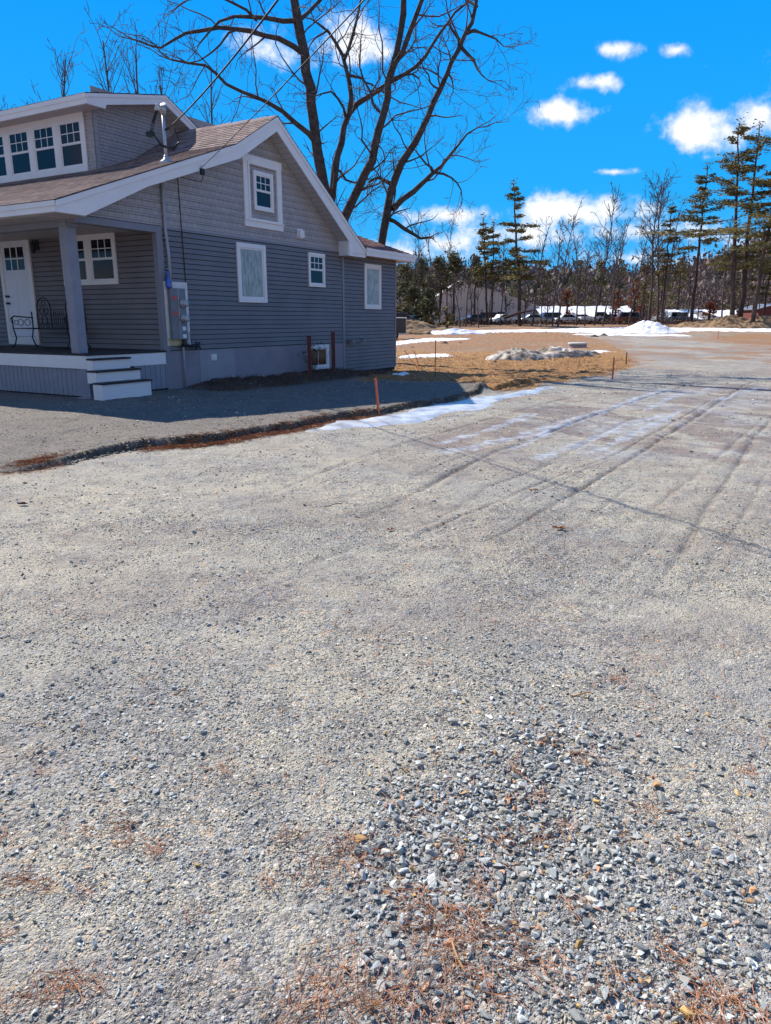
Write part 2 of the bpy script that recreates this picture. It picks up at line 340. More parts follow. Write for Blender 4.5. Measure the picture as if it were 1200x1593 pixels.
ICE = gp([(484,672),(515,657),(560,651),(600,645),(645,634),(700,626),(742,618),(770,614),(800,609),(840,603),(862,603),(850,608),(815,617),(780,624),(742,640),(715,645),(690,652),(650,660),(590,665),(540,668)])
STREAKS = [(gp([(700,704),(800,680),(905,652),(990,622),(1040,604)]), .20),(gp([(835,716),(905,688),(965,665),(1030,645)]), .17),(gp([(795,700),(860,668),(900,655)]), .12),
           (gp([(1000,640),(1060,612),(1110,603)]), .10),(gp([(690,690),(760,668),(830,645)]), .15),(gp([(930,700),(1000,668),(1060,640)]), .12),(gp([(1120,622),(1165,607),(1190,603)]), .16),(gp([(700,652),(745,640)]), .10)]
COARSE = gp([(380,1700),(430,1560),(480,1430),(540,1330),(640,1240),(720,1160),(760,1060),(860,1090),(980,1150),(1000,1230),(1100,1290),(1200,1330),(1400,1400),(1500,1700)])
COARSE2 = gp([(-100,1420),(60,1330),(250,1250),(330,1190),(200,1120),(60,1150),(-100,1200)])
COARSE3 = gp([(120,1200),(320,1110),(240,1040),(60,1080),(0,1160)])
def amp_u(u): return np.interp(u, [-6, 3, 9, 12, 14], [.13, .13, .09, -.03, -.06])
def road_sd(x, y):
    d = poly_dist(x, y, EDGE)
    # house side = above the polyline as seen from the camera
    P = list(EDGE)+[(EDGE_END[0]+2.5, EDGE_END[1]+4.5), (EDGE_END[0]+3.0, 60), (-80, 60), (-80, EDGE[0][1])]
    return np.where(inside(x, y, P), d, -d)
def height(x, y, detail=True):
    x = np.asarray(x, float); y = np.asarray(y, float)
    r = np.hypot(x, y)
    z = .9*smooth(62, 112, r)
    u, v = uv(x, y)
    s = road_sd(x, y) + (fbm(x, y, 3.0, 3, 5)-.5)*.18
    fade = smooth(-4.6, -3.2, x)
    A = amp_u(u)*(1-smooth(11, 16, u))
    z = z + A*(smooth(-.02, .055, s)*fade*.8 + .0*s) + A*.2*smooth(0, 3, s)+ A*.8*(1-fade)*smooth(0, 3.5, s)
    # soil bank along the foundation
    z = z + .13*smooth(2.2, 3.4, u)*(1-smooth(7.6, 9.5, u))*smooth(-1.3, -.25, v)*(.6+.8*fbm(x, y, 4, 3, 9))*(v < .4)
    # small mound where the edge ends
    z = z + .16*np.exp(-((x-EDGE_END[0])**2+(y-EDGE_END[1]-.1)**2)/.07)
    z = z + (fbm(x, y, .25, 3, 1)-.5)*.07 + (fbm(x, y, 1.3, 3, 2)-.5)*.035
    if detail:
        for P, dep, w in TRACKS:
            d = poly_dist(x, y, P)+(fbm(x, y, 2.5, 2, 31)-.5)*.05; k = (.45+1.0*vnoise(x, y, 1.1, 11))*smooth(0, 2.2, np.hypot(x-P[0][0], y-P[0][1]))*smooth(0, 2.0, np.hypot(x-P[-1][0], y-P[-1][1]))
            z = z - dep*.46*k*np.exp(-(d/(w*.65))**2) + dep*.16*k*np.exp(-((d-2.2*w)/(w*1.1))**2)
        z = z + (fbm(x, y, 9, 3, 3)-.5)*.016 + (fbm(x, y, 34, 2, 4)-.5)*.008*(r < 9)
        g = smooth(-.1, .3, sdf(x, y, GRASS)); z = z + g*((fbm(x, y, 3.2, 3, 21)-.5)*.12+(fbm(x, y, 9, 2, 22)-.5)*.05)
    return z
def zones(x, y):
    n1 = fbm(x, y, 1.4, 4, 40)-.5; n2 = fbm(x, y, 6, 3, 41)-.5; r = np.hypot(x, y)
    sg = sdf(x, y, GRASS)+n1*1.1+n2*.5
    grass = smooth(-.15, .25, sg)
    # inside the field: orange turf in front, stony dirt behind
    yy = 31+fbm(x, y, .2, 4, 43)*16+n1*4
    stony = smooth(0, 3, y-yy)*(1-.75*smooth(10, 15, x+ (fbm(x, y, .2, 2, 44)-.5)*8)*(1-smooth(45,60,y)))
    red = np.maximum(grass*stony, smooth(.45, .6, fbm(x, y, .09, 3, 47)+.18*smooth(12, 26, x)*smooth(28, 34, y)-.12*(y < 27))*smooth(24, 32, y)*.9)
    road_in = smooth(-1.5, 1.5, sdf(x, y, ROADP)+n1*6)
    red = np.where(sg > .3, red, np.maximum(red*0, (1-road_in)*smooth(23, 30, y)*smooth(.30, .55, fbm(x, y, .16, 4, 47)+.12)))
    patch = smooth(.56, .64, fbm(x, y, .55, 4, 49))*smooth(24, 28, y)*.75; red = np.maximum(red, patch*road_in)
    far = smooth(70, 90, r); red = np.maximum(red, far*.8)
    grass = grass*(1-stony)
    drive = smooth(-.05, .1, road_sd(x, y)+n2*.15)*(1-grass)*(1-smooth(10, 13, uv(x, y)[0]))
    wet = np.zeros_like(x)
    for P, w in STREAKS:
        wet = np.maximum(wet, smooth(1.05, .65, poly_dist(x, y, P)/(w*.68)+n1*1.4+n2*1.8))
    wet2 = smooth(.0, 1.2, sdf(x, y, gp([(700,720),(960,600),(1250,596),(1250,720),(960,725)]))) * smooth(.46, .58, fbm(x, y, 1.3, 4, 48))*.42
    rut = np.zeros_like(x)
    for P, dep, w in TRACKS:
        d = poly_dist(x, y, P)+(fbm(x, y, 2.5, 2, 31)-.5)*.05
        ef = smooth(0, 2.2, np.hypot(x-P[0][0], y-P[0][1]))*smooth(0, 2.0, np.hypot(x-P[-1][0], y-P[-1][1]))
        rut = np.maximum(rut, ef*(dep/.05)*np.exp(-((d-.3*w)/(w*.40))**2)*smooth(.30, .75, vnoise(x, y, 2.6, 12)*.6+vnoise(x, y, 9, 13)*.45))
        rut = np.maximum(rut, ef*.05*(dep/.05)*np.exp(-(d/(w*3))**2))
    coarse = np.maximum(smooth(-.15, .3, sdf(x, y, COARSE)+n1*.6), np.maximum(smooth(-.1, .2, sdf(x, y, COARSE2)+n1*.5), smooth(-.1, .15, sdf(x, y, COARSE3)+n1*.4))*.6)
    s = road_sd(x, y)
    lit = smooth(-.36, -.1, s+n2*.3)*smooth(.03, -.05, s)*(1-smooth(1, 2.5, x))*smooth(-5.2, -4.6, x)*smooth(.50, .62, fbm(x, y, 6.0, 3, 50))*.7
    u, v = uv(x, y)
    face_shade = smooth(-.05, -.01, s+n2*.1)*smooth(.09, .04, s+n2*.12)*(1-smooth(2.2, 3, x))*smooth(-4.3, -3.2, x)  # shade of the driveway step face, painted as a dark band
    soil = smooth(2.2, 3.0, u)*(1-smooth(11.5, 12.5, u))*smooth(-1.7, -.9, v+n1*.5)*(v < .5)
    return np.stack([grass, red, np.maximum(wet, wet2), drive], -1), np.stack([np.clip(rut, 0, 1), coarse, lit, np.maximum(soil, face_shade)], -1)
DAMP = gp([(560,700),(660,668),(760,640),(900,606),(960,597),(1300,592),(1300,800),(1180,770),(1090,725),(1010,705),(900,735),(760,725)])
def damp(x, y):
    n1 = fbm(x, y, 1.1, 4, 90)-.5; n2 = fbm(x*.8+y*.5, y*.25-x*.1, 3.0, 3, 91)-.5
    d = smooth(-.2, .9, sdf(x, y, DAMP)+n1*1.6)*smooth(.30, .60, .45+n1*1.2+n2*1.6)
    far = smooth(19, 23, y)*smooth(.42, .60, fbm(x, y*.5, .5, 4, 92))*.7
    nl = smooth(.50, .62, fbm(x*.6+y*.35, y-x*.3, 1.3, 4, 93))*.38
    return np.maximum(np.maximum(d, far), nl)
def ground_mat():
    m = bpy.data.materials.new('crushed stone ground'); m.use_nodes = True; nt = m.node_tree; b = nt.nodes['Principled BSDF']; L = nt.links.new
    g = N(nt, 'ShaderNodeTexCoord'); P = g.outputs['Object']
    def noise(s, d=4.0, r=.6):
        n = N(nt, 'ShaderNodeTexNoise', i_Scale=float(s), i_Detail=float(d), i_Roughness=r); L(P, n.inputs['Vector']); return n.outputs[0]
    def ramp(v, stops):
        r = N(nt, 'ShaderNodeValToRGB'); e = r.color_ramp.elements
        while len(e) < len(stops): e.new(.5)
        for i, (p, c) in enumerate(stops): e[i].position = p; e[i].color = (*c, 1)
        L(v, r.inputs[0]); return r.outputs[0]
    def mix(f, a, c, bt='MIX'):
        n = N(nt, 'ShaderNodeMix', data_type='RGBA', blend_type=bt)
        for v, i in ((f, 0), (a, 6), (c, 7)):
            if isinstance(v, (int, float)): n.inputs[i].default_value = v
            elif isinstance(v, tuple): n.inputs[i].default_value = (*v, 1)
            else: L(v, n.inputs[i])
        return n.outputs[2]
    def math_(op, a, c=0.0):
        n = N(nt, 'ShaderNodeMath', operation=op)
        for v, i in ((a, 0), (c, 1)):
            if isinstance(v, (int, float)): n.inputs[i].default_value = v
            else: L(v, n.inputs[i])
        return n.outputs[0]
    z1 = N(nt, 'ShaderNodeAttribute', attribute_name='zone'); z2 = N(nt, 'ShaderNodeAttribute', attribute_name='zoneb')
    s1 = N(nt, 'ShaderNodeSeparateColor'); L(z1.outputs['Color'], s1.inputs[0]); s2 = N(nt, 'ShaderNodeSeparateColor'); L(z2.outputs['Color'], s2.inputs[0])
    grass, red, wet, drive = s1.outputs[0], s1.outputs[1], s1.outputs[2], z1.outputs['Alpha']
    z3 = N(nt, 'ShaderNodeAttribute', attribute_name='damp'); dampf = z3.outputs['Fac']
    rut, coarse, lit, soil = s2.outputs[0], s2.outputs[1], s2.outputs[2], z2.outputs['Alpha']  # soil: the soil bank plus the painted shade on the driveway step
    def voro(s):
        v = N(nt, 'ShaderNodeTexVoronoi', i_Scale=float(s), i_Randomness=1.0); L(P, v.inputs['Vector']); 
        q = N(nt, 'ShaderNodeSeparateColor'); L(v.outputs['Color'], q.inputs[0]); return v.outputs['Distance'], q.outputs[0], q.outputs[1]
    dA, cA, cA2 = voro(210); dB, cB, cB2 = voro(74); dC, cC, cC2 = voro(26)
    pal = [(0, (.085, .083, .078)), (.22, (.22, .215, .195)), (.55, (.345, .335, .30)), (.8, (.47, .455, .41)), (.93, (.54, .44, .30)), (1, (.75, .74, .71))]
    palb = [(0, (.08, .082, .088)), (.3, (.20, .21, .22)), (.6, (.32, .33, .335)), (.85, (.46, .47, .465)), (.95, (.46, .34, .22)), (1, (.68, .68, .66))]
    fine = ramp(cA, pal); mid = ramp(cB, palb); big = ramp(cC, palb)
    k = math_('GREATER_THAN', cB2, .62)
    road = mix(k, fine, mid)
    k2 = math_('GREATER_THAN', cC2, .86); road = mix(math_('MULTIPLY', k2, .6), road, big)
    pk = ramp(noise(.8, 4, .7), [(.44, (0, 0, 0)), (.60, (.62, .62, .62))])
    road = mix(math_('MULTIPLY', pk, math_('SUBTRACT', 1.0, coarse)), road, ramp(noise(110, 2, .8), [(.3, (.22, .212, .195)), (.5, (.335, .325, .30)), (.7, (.45, .44, .41))]))
    # broad tone: beige packed fines against bluish looser stone
    tone = ramp(noise(.55, 4, .65), [(.34, (.80, .81, .85)), (.5, (.94, .92, .88)), (.68, (1.06, 1.01, .92))])
    road = mix(1.0, road, tone, 'MULTIPLY')
    tone2 = ramp(noise(3.2, 3, .7), [(.35, (.80, .80, .83)), (.5, (1, 1, 1)), (.66, (1.13, 1.11, 1.05))]); road = mix(1.0, road, tone2, 'MULTIPLY')
    road = mix(math_('MULTIPLY', coarse, .75), road, mix(1.0, mid, (.78, .77, .78), 'MULTIPLY'))
    road = mix(dampf, road, mix(1.0, road, (.70, .635, .66), 'MULTIPLY'))
    red_n = ramp(noise(9, 5, .85), [(.36, (.09, .055, .045)), (.48, (.22, .125, .060)), (.58, (.31, .205, .12)), (.70, (.44, .34, .25))])
    red_l = ramp(noise(.45, 4, .75), [(.38, (1.15, .78, .52)), (.48, (1.02, .93, .85)), (.60, (.92, 1.0, 1.12)), (.68, (.62, .55, .50))]); red_n = mix(1.0, red_n, red_l, 'MULTIPLY')
    road = mix(red, road, red_n)
    gr = ramp(noise(34, 3, .8), [(.36, (.07, .04, .022)), (.47, (.22, .12, .05)), (.58, (.42, .235, .085)), (.70, (.56, .38, .18))])
    gl = ramp(noise(1.3, 5, .75), [(.36, (.38, .32, .32)), (.45, (.9, .85, .8)), (.56, (1.1, 1.0, .92)), (.64, (.72, .9, .55)), (.70, (.55, .45, .42))]); gr = mix(1.0, gr, gl, 'MULTIPLY')
    road = mix(grass, road, gr)
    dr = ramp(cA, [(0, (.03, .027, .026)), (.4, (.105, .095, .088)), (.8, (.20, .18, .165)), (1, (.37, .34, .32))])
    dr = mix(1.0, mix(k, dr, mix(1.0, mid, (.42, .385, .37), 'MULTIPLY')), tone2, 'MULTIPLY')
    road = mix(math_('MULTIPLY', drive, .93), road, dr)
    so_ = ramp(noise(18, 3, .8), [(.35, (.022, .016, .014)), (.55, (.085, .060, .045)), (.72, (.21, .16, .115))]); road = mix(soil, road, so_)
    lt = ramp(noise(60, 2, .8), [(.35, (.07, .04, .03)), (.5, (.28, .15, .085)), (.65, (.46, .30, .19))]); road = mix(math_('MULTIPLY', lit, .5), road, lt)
    road = mix(math_('MULTIPLY', rut, .72), road, mix(1.0, road, (.30, .28, .28), 'MULTIPLY'))
    wn_ = noise(7, 3, .7)
    wf = math_('MULTIPLY', wet, ramp(wn_, [(.36, (.15,)*3), (.60, (1,)*3)]))
    road = mix(math_('MULTIPLY', wf, .85), road, mix(ramp(noise(4, 3), [(.4, (0, 0, 0)), (.6, (1, 1, 1))]), (.20, .215, .265), (.50, .54, .62)))
    L(road, b.inputs['Base Color'])
    rg = N(nt, 'ShaderNodeMapRange'); rg.inputs[3].default_value = .88; rg.inputs[4].default_value = .30; L(wf, rg.inputs[0]); L(rg.outputs[0], b.inputs['Roughness'])
    b.inputs['Specular IOR Level'].default_value = .3
    h = math_('MULTIPLY_ADD', dB, -.9)
    nt_ = N(nt, 'ShaderNodeMath', operation='ADD'); L(math_('MULTIPLY', dA, -.35), nt_.inputs[0]); L(math_('MULTIPLY', dB, -.55), nt_.inputs[1])
    h2 = math_('ADD', nt_.outputs[0], math_('MULTIPLY', noise(70, 2, .8), .9))
    h3 = math_('ADD', h2, math_('MULTIPLY', noise(9, 2, .7), .8))
    bp = N(nt, 'ShaderNodeBump', i_Strength=.75, i_Distance=.018); L(h3, bp.inputs['Height'])
    L(bp.outputs[0], b.inputs['Normal'])
    return m
M['ground'] = ground_mat()
def build_ground():
    # polar sheet: fine in front of the camera, coarse elsewhere, out to the horizon
    fa = np.linspace(-.60, .60, 760)
    ca = np.concatenate([np.linspace(-math.pi, -.66, 40), fa, np.linspace(.66, math.pi, 41)])[:-1]
    rr = np.concatenate([[0.05, .4, .7], np.geomspace(.95, 34, 900), np.geomspace(34.6, 130, 150), np.geomspace(135, 2500, 24)])
    A, Rr = np.meshgrid(ca, rr); X = Rr*np.sin(A); Y = Rr*np.cos(A)
    Z = height(X, Y); Z = np.where(Rr > 140, Z-.3*smooth(140, 300, Rr), Z)
    za, zb = zones(X.ravel(), Y.ravel()); dm = damp(X.ravel(), Y.ravel()); zc = np.stack([dm, dm, dm, dm], -1)
    nr, nc = X.shape; idx = np.arange(nr*nc).reshape(nr, nc)
    nx = np.roll(idx, -1, axis=1)
    F = np.stack([idx[:-1], nx[:-1], nx[1:], idx[1:]], -1).reshape(-1, 4)[:, ::-1]
    V = np.stack([X.ravel(), Y.ravel(), Z.ravel()], -1)
    fc = V[F].mean(1); sg = sdf(fc[:, 0], fc[:, 1], GRASS); sr = road_sd(fc[:, 0], fc[:, 1]); rc = np.hypot(fc[:, 0], fc[:, 1])
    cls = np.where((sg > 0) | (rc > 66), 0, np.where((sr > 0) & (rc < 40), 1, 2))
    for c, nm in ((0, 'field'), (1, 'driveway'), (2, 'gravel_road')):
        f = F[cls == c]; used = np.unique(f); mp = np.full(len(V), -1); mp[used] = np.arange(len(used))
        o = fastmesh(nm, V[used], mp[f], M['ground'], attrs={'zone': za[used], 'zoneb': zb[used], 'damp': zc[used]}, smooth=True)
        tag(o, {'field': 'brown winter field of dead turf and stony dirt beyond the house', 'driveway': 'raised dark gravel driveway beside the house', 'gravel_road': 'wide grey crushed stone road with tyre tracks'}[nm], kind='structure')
build_ground()

# ---------------------------------------------------------------- loose stones, needles
def stone_protos(k, seed):
    from mathutils import Vector
    import bmesh
    out = []; g = np.random.default_rng(seed)
    for i in range(k):
        bm = bmesh.new(); n = 11
        p = g.normal(size=(n, 3)); p /= np.linalg.norm(p, axis=1)[:, None]; p *= g.uniform(.75, 1.05, (n, 1)); p *= [1, g.uniform(.5, .85), g.uniform(.25, .5)]
        for q in p: bm.verts.new(q)
        r = bmesh.ops.convex_hull(bm, input=bm.verts); bmesh.ops.triangulate(bm, faces=bm.faces)
        loose = [v for v in bm.verts if not v.link_faces]; bmesh.ops.delete(bm, geom=loose, context='VERTS')
        bm.verts.index_update(); V = np.array([v.co[:] for v in bm.verts]); F = np.array([[v.index for v in f.verts] for f in bm.faces]); bm.free(); out.append((V, F))
    return out
PROTO = stone_protos(14, 3)
def stones(name, X, Y, S, cols, mat_, sink=.25, label=''):
    Z = height(X, Y); g = np.random.default_rng(len(X)); Vs = []; Fs = []; Cs = []; off = 0
    which = g.integers(0, len(PROTO), len(X))
    for k, (pv, pf) in enumerate(PROTO):
        ii = np.where(which == k)[0]
        if not len(ii): continue
        n = len(ii); a = g.uniform(0, 2*math.pi, n); tx = g.normal(0, .28, n); ty = g.normal(0, .28, n)
        ca, sa = np.cos(a), np.sin(a); zz = np.zeros(n); one = np.ones(n)
        Rz = np.stack([ca, -sa, zz, sa, ca, zz, zz, zz, one], -1).reshape(n, 3, 3)
        cx, sx = np.cos(tx), np.sin(tx); Rx = np.stack([one, zz, zz, zz, cx, -sx, zz, sx, cx], -1).reshape(n, 3, 3)
        cy, sy = np.cos(ty), np.sin(ty); Ry = np.stack([cy, zz, sy, zz, one, zz, -sy, zz, cy], -1).reshape(n, 3, 3)
        Rm = Rx@Ry@Rz
        sc = S[ii][:, None, None]*g.uniform(.8, 1.2, (n, 1, 3))
        P = np.einsum('nij,nvj->nvi', Rm, pv[None]*sc) + np.stack([X[ii], Y[ii], Z[ii]+S[ii]*sink], -1)[:, None]
        Vs.append(P.reshape(-1, 3)); Fs.append((pf[None]+(np.arange(n)*len(pv))[:, None, None]+off).reshape(-1, 3)); off += n*len(pv)
        Cs.append(np.repeat(cols[ii], len(pv), 0))
    C = np.concatenate(Cs); C = np.concatenate([C, np.ones((len(C), 1))], 1)
    o = fastmesh(name, np.concatenate(Vs), np.concatenate(Fs), mat_, attrs={'tint': C})
    return tag(o, label, 'gravel', kind='stuff')
def stone_mat():
    m = bpy.data.materials.new('crushed granite'); m.use_nodes = True; nt = m.node_tree; b = nt.nodes['Principled BSDF']; L = nt.links.new
    a = N(nt, 'ShaderNodeAttribute', attribute_name='tint'); tc = N(nt, 'ShaderNodeTexCoord')
    n = N(nt, 'ShaderNodeTexNoise', i_Scale=160.0, i_Detail=5.0, i_Roughness=.75); L(tc.outputs['Object'], n.inputs['Vector'])
    r = N(nt, 'ShaderNodeMapRange'); r.inputs[1].default_value = .3; r.inputs[2].default_value = .7; r.inputs[3].default_value = .68; r.inputs[4].default_value = 1.35; L(n.outputs[0], r.inputs[0])
    mx = N(nt, 'ShaderNodeVectorMath', operation='SCALE'); L(a.outputs['Color'], mx.inputs[0]); L(r.outputs[0], mx.inputs['Scale']); L(mx.outputs[0], b.inputs['Base Color'])
    bp = N(nt, 'ShaderNodeBump', i_Strength=.5, i_Distance=.004); L(n.outputs[0], bp.inputs['Height']); L(bp.outputs[0], b.inputs['Normal'])
    b.inputs['Roughness'].default_value = .7; b.inputs['Specular IOR Level'].default_value = .4
    return m
M['stone'] = stone_mat()
def stone_cols(n, g, tan=.05, warm=.15):
    v = np.clip(g.lognormal(math.log(.33), .30, n), .09, .70); c = np.stack([v*.95, v*1.01, v*1.0], -1)
    w = g.random(n); c[w < warm] *= [1.14, 1.0, .84]
    t = g.random(n) < tan; kk = g.uniform(.30, .58, t.sum()); c[t] = np.stack([kk, kk*g.uniform(.52, .68, t.sum()), kk*g.uniform(.2, .42, t.sum())], -1)
    return c
def scatter(n, r0, r1, p=1.0, half=.58, g=rng):
    r = (g.random(n)*(r1**p-r0**p)+r0**p)**(1/p); a = g.uniform(-half, half, n); return r*np.sin(a), r*np.cos(a)
def zmask(X, Y):
    a, b = zones(X, Y); return a, b
g1 = np.random.default_rng(11)
X, Y = scatter(90000, 1.05, 5.2, 2.0, .62, g1); a_, b_ = zmask(X, Y); k = g1.random(len(X)) < (b_[:, 1]*.95*(X > -.1)+b_[:, 1]*.5*(X <= -.1))*np.clip(.35+2.4*(fbm(X, Y, 2.2, 3, 81)-.28), .3, 1)+.05*(fbm(X, Y, .9, 3, 82) > .5); X, Y = X[k], Y[k]
S = np.clip(g1.lognormal(math.log(.0096), .45, len(X)), .0035, .027)*np.where(X > -.1, 1, .72); stones('coarse_gravel', X, Y, S, stone_cols(len(X), g1, .045), M['stone'], .35, 'loose coarse blue grey crushed stone in the near right foreground')
X, Y = scatter(110000, 1.05, 6.5, 1.5, .62, g1); S = np.clip(g1.lognormal(math.log(.0046), .38, len(X)), .002, .013)
dn = fbm(X, Y, 1.6, 4, 77); k = g1.random(len(X)) < np.clip(.10+5.5*np.clip(dn-.42, 0, 1), 0, 1); X, Y, S = X[k], Y[k], S[k]
stones('fine_gravel', X, Y, S, stone_cols(len(X), g1, .03, .5), M['stone'], .3, 'fine crushed stone packed into the near road surface')
X, Y = scatter(60000, 5, 26, 1.2, .56, g1); a_, b_ = zmask(X, Y); S = np.clip(g1.lognormal(math.log(.010), .4, len(X)), .005, .03)*(.8+Y/30)
dn = fbm(X, Y, 1.1, 4, 78); k = (g1.random(len(X)) < .12+1.3*np.clip(dn-.42, 0, 1))*(a_[:, 0] < .3)*(a_[:, 2] < .4)*(uv(X, Y)[1] < -.1); X, Y, S = X[k], Y[k], S[k]
c = stone_cols(len(X), g1, .04, .5); dr = zones(X, Y)[0][:, 3][:, None]; c = c*(1-.30*dr)
stones('scattered_gravel', X, Y, S, c, M['stone'], .25, 'scattered loose stones over the middle of the gravel road')
# little ridge stones, colour darkened to deepen the shade line of the broken edge
EX = np.array(EDGE); seg = g1.integers(3, len(EX)-1, 5000); t = g1.random(5000)[:, None]; Pp = EX[seg]*(1-t)+EX[seg+1 if False else np.minimum(seg+1, len(EX)-1)]*t
Pp = Pp+g1.normal(0, .030, Pp.shape)+[0, 0]; S = np.clip(g1.lognormal(math.log(.013), .5, 5000), .005, .04)
stones('edge_rubble', Pp[:, 0], Pp[:, 1], S, stone_cols(5000, g1, .12, .5)*.30, M['stone'], .2, 'crumbled asphalt and stone along the broken driveway edge, colour darkened for shade')

def needles(name, centers, per, length, rad, spread, mat_, label, cat='pine needles', up=.25):
    Vs = []; Fs = []; off = 0; g = np.random.default_rng(len(centers)+per)
    for (cx, cy, sc, ang0) in centers:
        n = max(3, int(per*sc)); x = cx+g.normal(0, spread*sc, n); y = cy+g.normal(0, spread*sc, n)
        a = ang0+g.normal(0, .75, n); L = g.uniform(.6, 1.2, n)*length; el = g.uniform(-.05, up, n); z = height(x, y)+g.uniform(.004, .020, n)
        bend = g.normal(0, .35, n)
        for i in range(n):
            d = np.array([math.cos(a[i]), math.sin(a[i])]); q = np.array([-d[1], d[0]])
            pts = []
            for t in (0, .5, 1):
                w = t-.5; p = np.array([x[i], y[i]])+d*w*L[i]+q*bend[i]*L[i]*(w*w-.08); pts.append((p[0], p[1], z[i]+el[i]*L[i]*abs(w)))
            for j, t in enumerate(pts):
                for s_ in range(3):
                    an = s_*2.094; rr = rad*(1-.3*abs(j-1)); Vs.append((t[0]+q[0]*math.cos(an)*rr, t[1]+q[1]*math.cos(an)*rr, t[2]+math.sin(an)*rr))
            for j in range(2):
                for s_ in range(3):
                    k_ = (s_+1) % 3; Fs.append((off+j*3+s_, off+j*3+k_, off+j*3+3+k_, off+j*3+3+s_))
            off += 9
    o = fastmesh(name, np.array(Vs), np.array(Fs), mat_); return tag(o, label, cat, kind='stuff')
M['needle'] = mat('dead pine needles', (.31, .130, .058), .6, .55, 12)
M['straw'] = mat('pale dead grass', (.42, .25, .11), .8, .55, 1.5)
cl = []
for (x, y, s_) in [(560,1330,1.3),(545,1335,1),(660,1400,1),(690,1440,1.4),(725,1490,1.2),(730,1420,.9),(700,1465,1),(760,1370,.7),(830,1240,.6),(840,1300,.7),(880,1290,.5),(560,1560,1.6),(520,1540,1.3),(590,1580,1.2),
        (500,1575,1.2),(640,1430,.8),(740,1540,.9),(1110,1560,1.2),(1130,1575,1),(1100,1540,.8),(1060,1580,.7),(905,1180,.5),(860,1160,.5),(810,1200,.5),(190,1290,.8),(200,1310,.7),(10,1290,.9),(20,1370,.9),(70,1375,.7),
        (240,1325,.7),(250,1330,.6),(350,1205,.6),(345,1200,.5),(100,1530,1.2),(80,1540,1),(130,1535,.8),(10,1560,1.1),(450,1310,.8),(470,1350,.7),(60,1205,.4),(130,1390,.5),(300,1430,.4),(790,1460,.9),(1190,1590,1),
        (840,1500,.7),(900,1420,.5),(1010,1260,.4),(1170,1200,.4),(960,1060,.35),(700,1330,.6),(770,1300,.6),(640,1560,1),(680,1590,1),(420,1380,.6),(0,1460,.7),(1040,1480,.5),(960,1530,.6)]:
    p = on_z(x, y); cl.append((p[0], p[1], s_*(.55 if x < 470 else 1), g1.uniform(0, 3.1)))
needles('pine_needles', cl, 30, .080, .0010, .055, M['needle'], 'rust coloured dead pine needles lying in tufts on the near gravel')
cl = []
for i in range(700):
    X, Y = scatter(1, 2.0, 14, 1.3, .56, g1); cl.append((X[0], Y[0], .09, g1.uniform(0, 3.1)))
needles('scattered_needles', cl, 40, .08, .0012, .6, M['needle'], 'single dead pine needles strewn over the road')
cl = []
for i in range(260):
    k_ = g1.integers(6, len(EX)-5); t = g1.random(); p = EX[k_]*(1-t)+EX[k_+1]*t; cl.append((p[0]+g1.normal(0, .08), p[1]-.16+g1.normal(0, .08), .4, g1.uniform(-.4, .9)))
for x, y in ((60,724),(80,722),(70,728),(50,728)):
    p = on_z(x, y); 
    for j in range(6): cl.append((p[0]+g1.normal(0, .12), p[1]+g1.normal(0, .12), .6, g1.uniform(-.4, .9)))
needles('edge_litter', cl, 40, .10, .0022, .16, M['needle'], 'orange needle litter gathered under the broken driveway edge')

def grass_tufts():
    g = np.random.default_rng(5); n = 16000; 
    X = g.uniform(-1, 12, n); Y = g.uniform(15, 34, n); z, b = zones(X, Y)
    k = (z[:, 0] > .5); X, Y = X[k], Y[k]; Z = height(X, Y); n = len(X)
    hgt = g.uniform(.012, .05, n)*(1+1.0*(fbm(X, Y, 1.2, 2, 9) > .58)); a = g.uniform(0, 6.28, n); ln = g.normal(0, .06, (n, 2)); w = .012
    base = np.stack([X, Y, Z-.01], -1); d = np.stack([np.cos(a), np.sin(a), 0*a], -1)*w; q = np.stack([-np.sin(a), np.cos(a), 0*a], -1)*w*.6
    top = base+np.stack([ln[:, 0], ln[:, 1], hgt], -1)
    V = np.stack([base-d, base+d, base+q*2, top], 1).reshape(-1, 3); i = np.arange(n)[:, None]*4
    F = np.concatenate([i+[[0, 1, 3]], i+[[1, 2, 3]], i+[[2, 0, 3]]])
    tag(fastmesh('dead_grass', V, F, M['straw']), 'short straw coloured dead grass beside the road', 'grass', kind='stuff')
    # soil bank weeds
    u = g.uniform(2.3, 9.5, 2600); v = g.uniform(-1.3, -.12, 2600); X = HO[0]+D1[0]*u+D2[0]*v; Y = HO[1]+D1[1]*u+D2[1]*v; Z = height(X, Y); n = len(X)
    hgt = g.uniform(.03, .12, n); a = g.uniform(0, 6.28, n); ln = g.normal(0, .07, (n, 2)); w = .006
    base = np.stack([X, Y, Z-.01], -1); d = np.stack([np.cos(a), np.sin(a), 0*a], -1)*w; q = np.stack([-np.sin(a), np.cos(a), 0*a], -1)*w; top = base+np.stack([ln[:, 0], ln[:, 1], hgt], -1)
    V = np.stack([base-d, base+d, base+q*2, top], 1).reshape(-1, 3); i = np.arange(n)[:, None]*4
    F = np.concatenate([i+[[0, 1, 3]], i+[[1, 2, 3]], i+[[2, 0, 3]]])
    tag(fastmesh('dead_weeds', V, F, M['brush']), 'dead brown weeds on the soil bank along the foundation', 'weeds', kind='stuff')
grass_tufts()

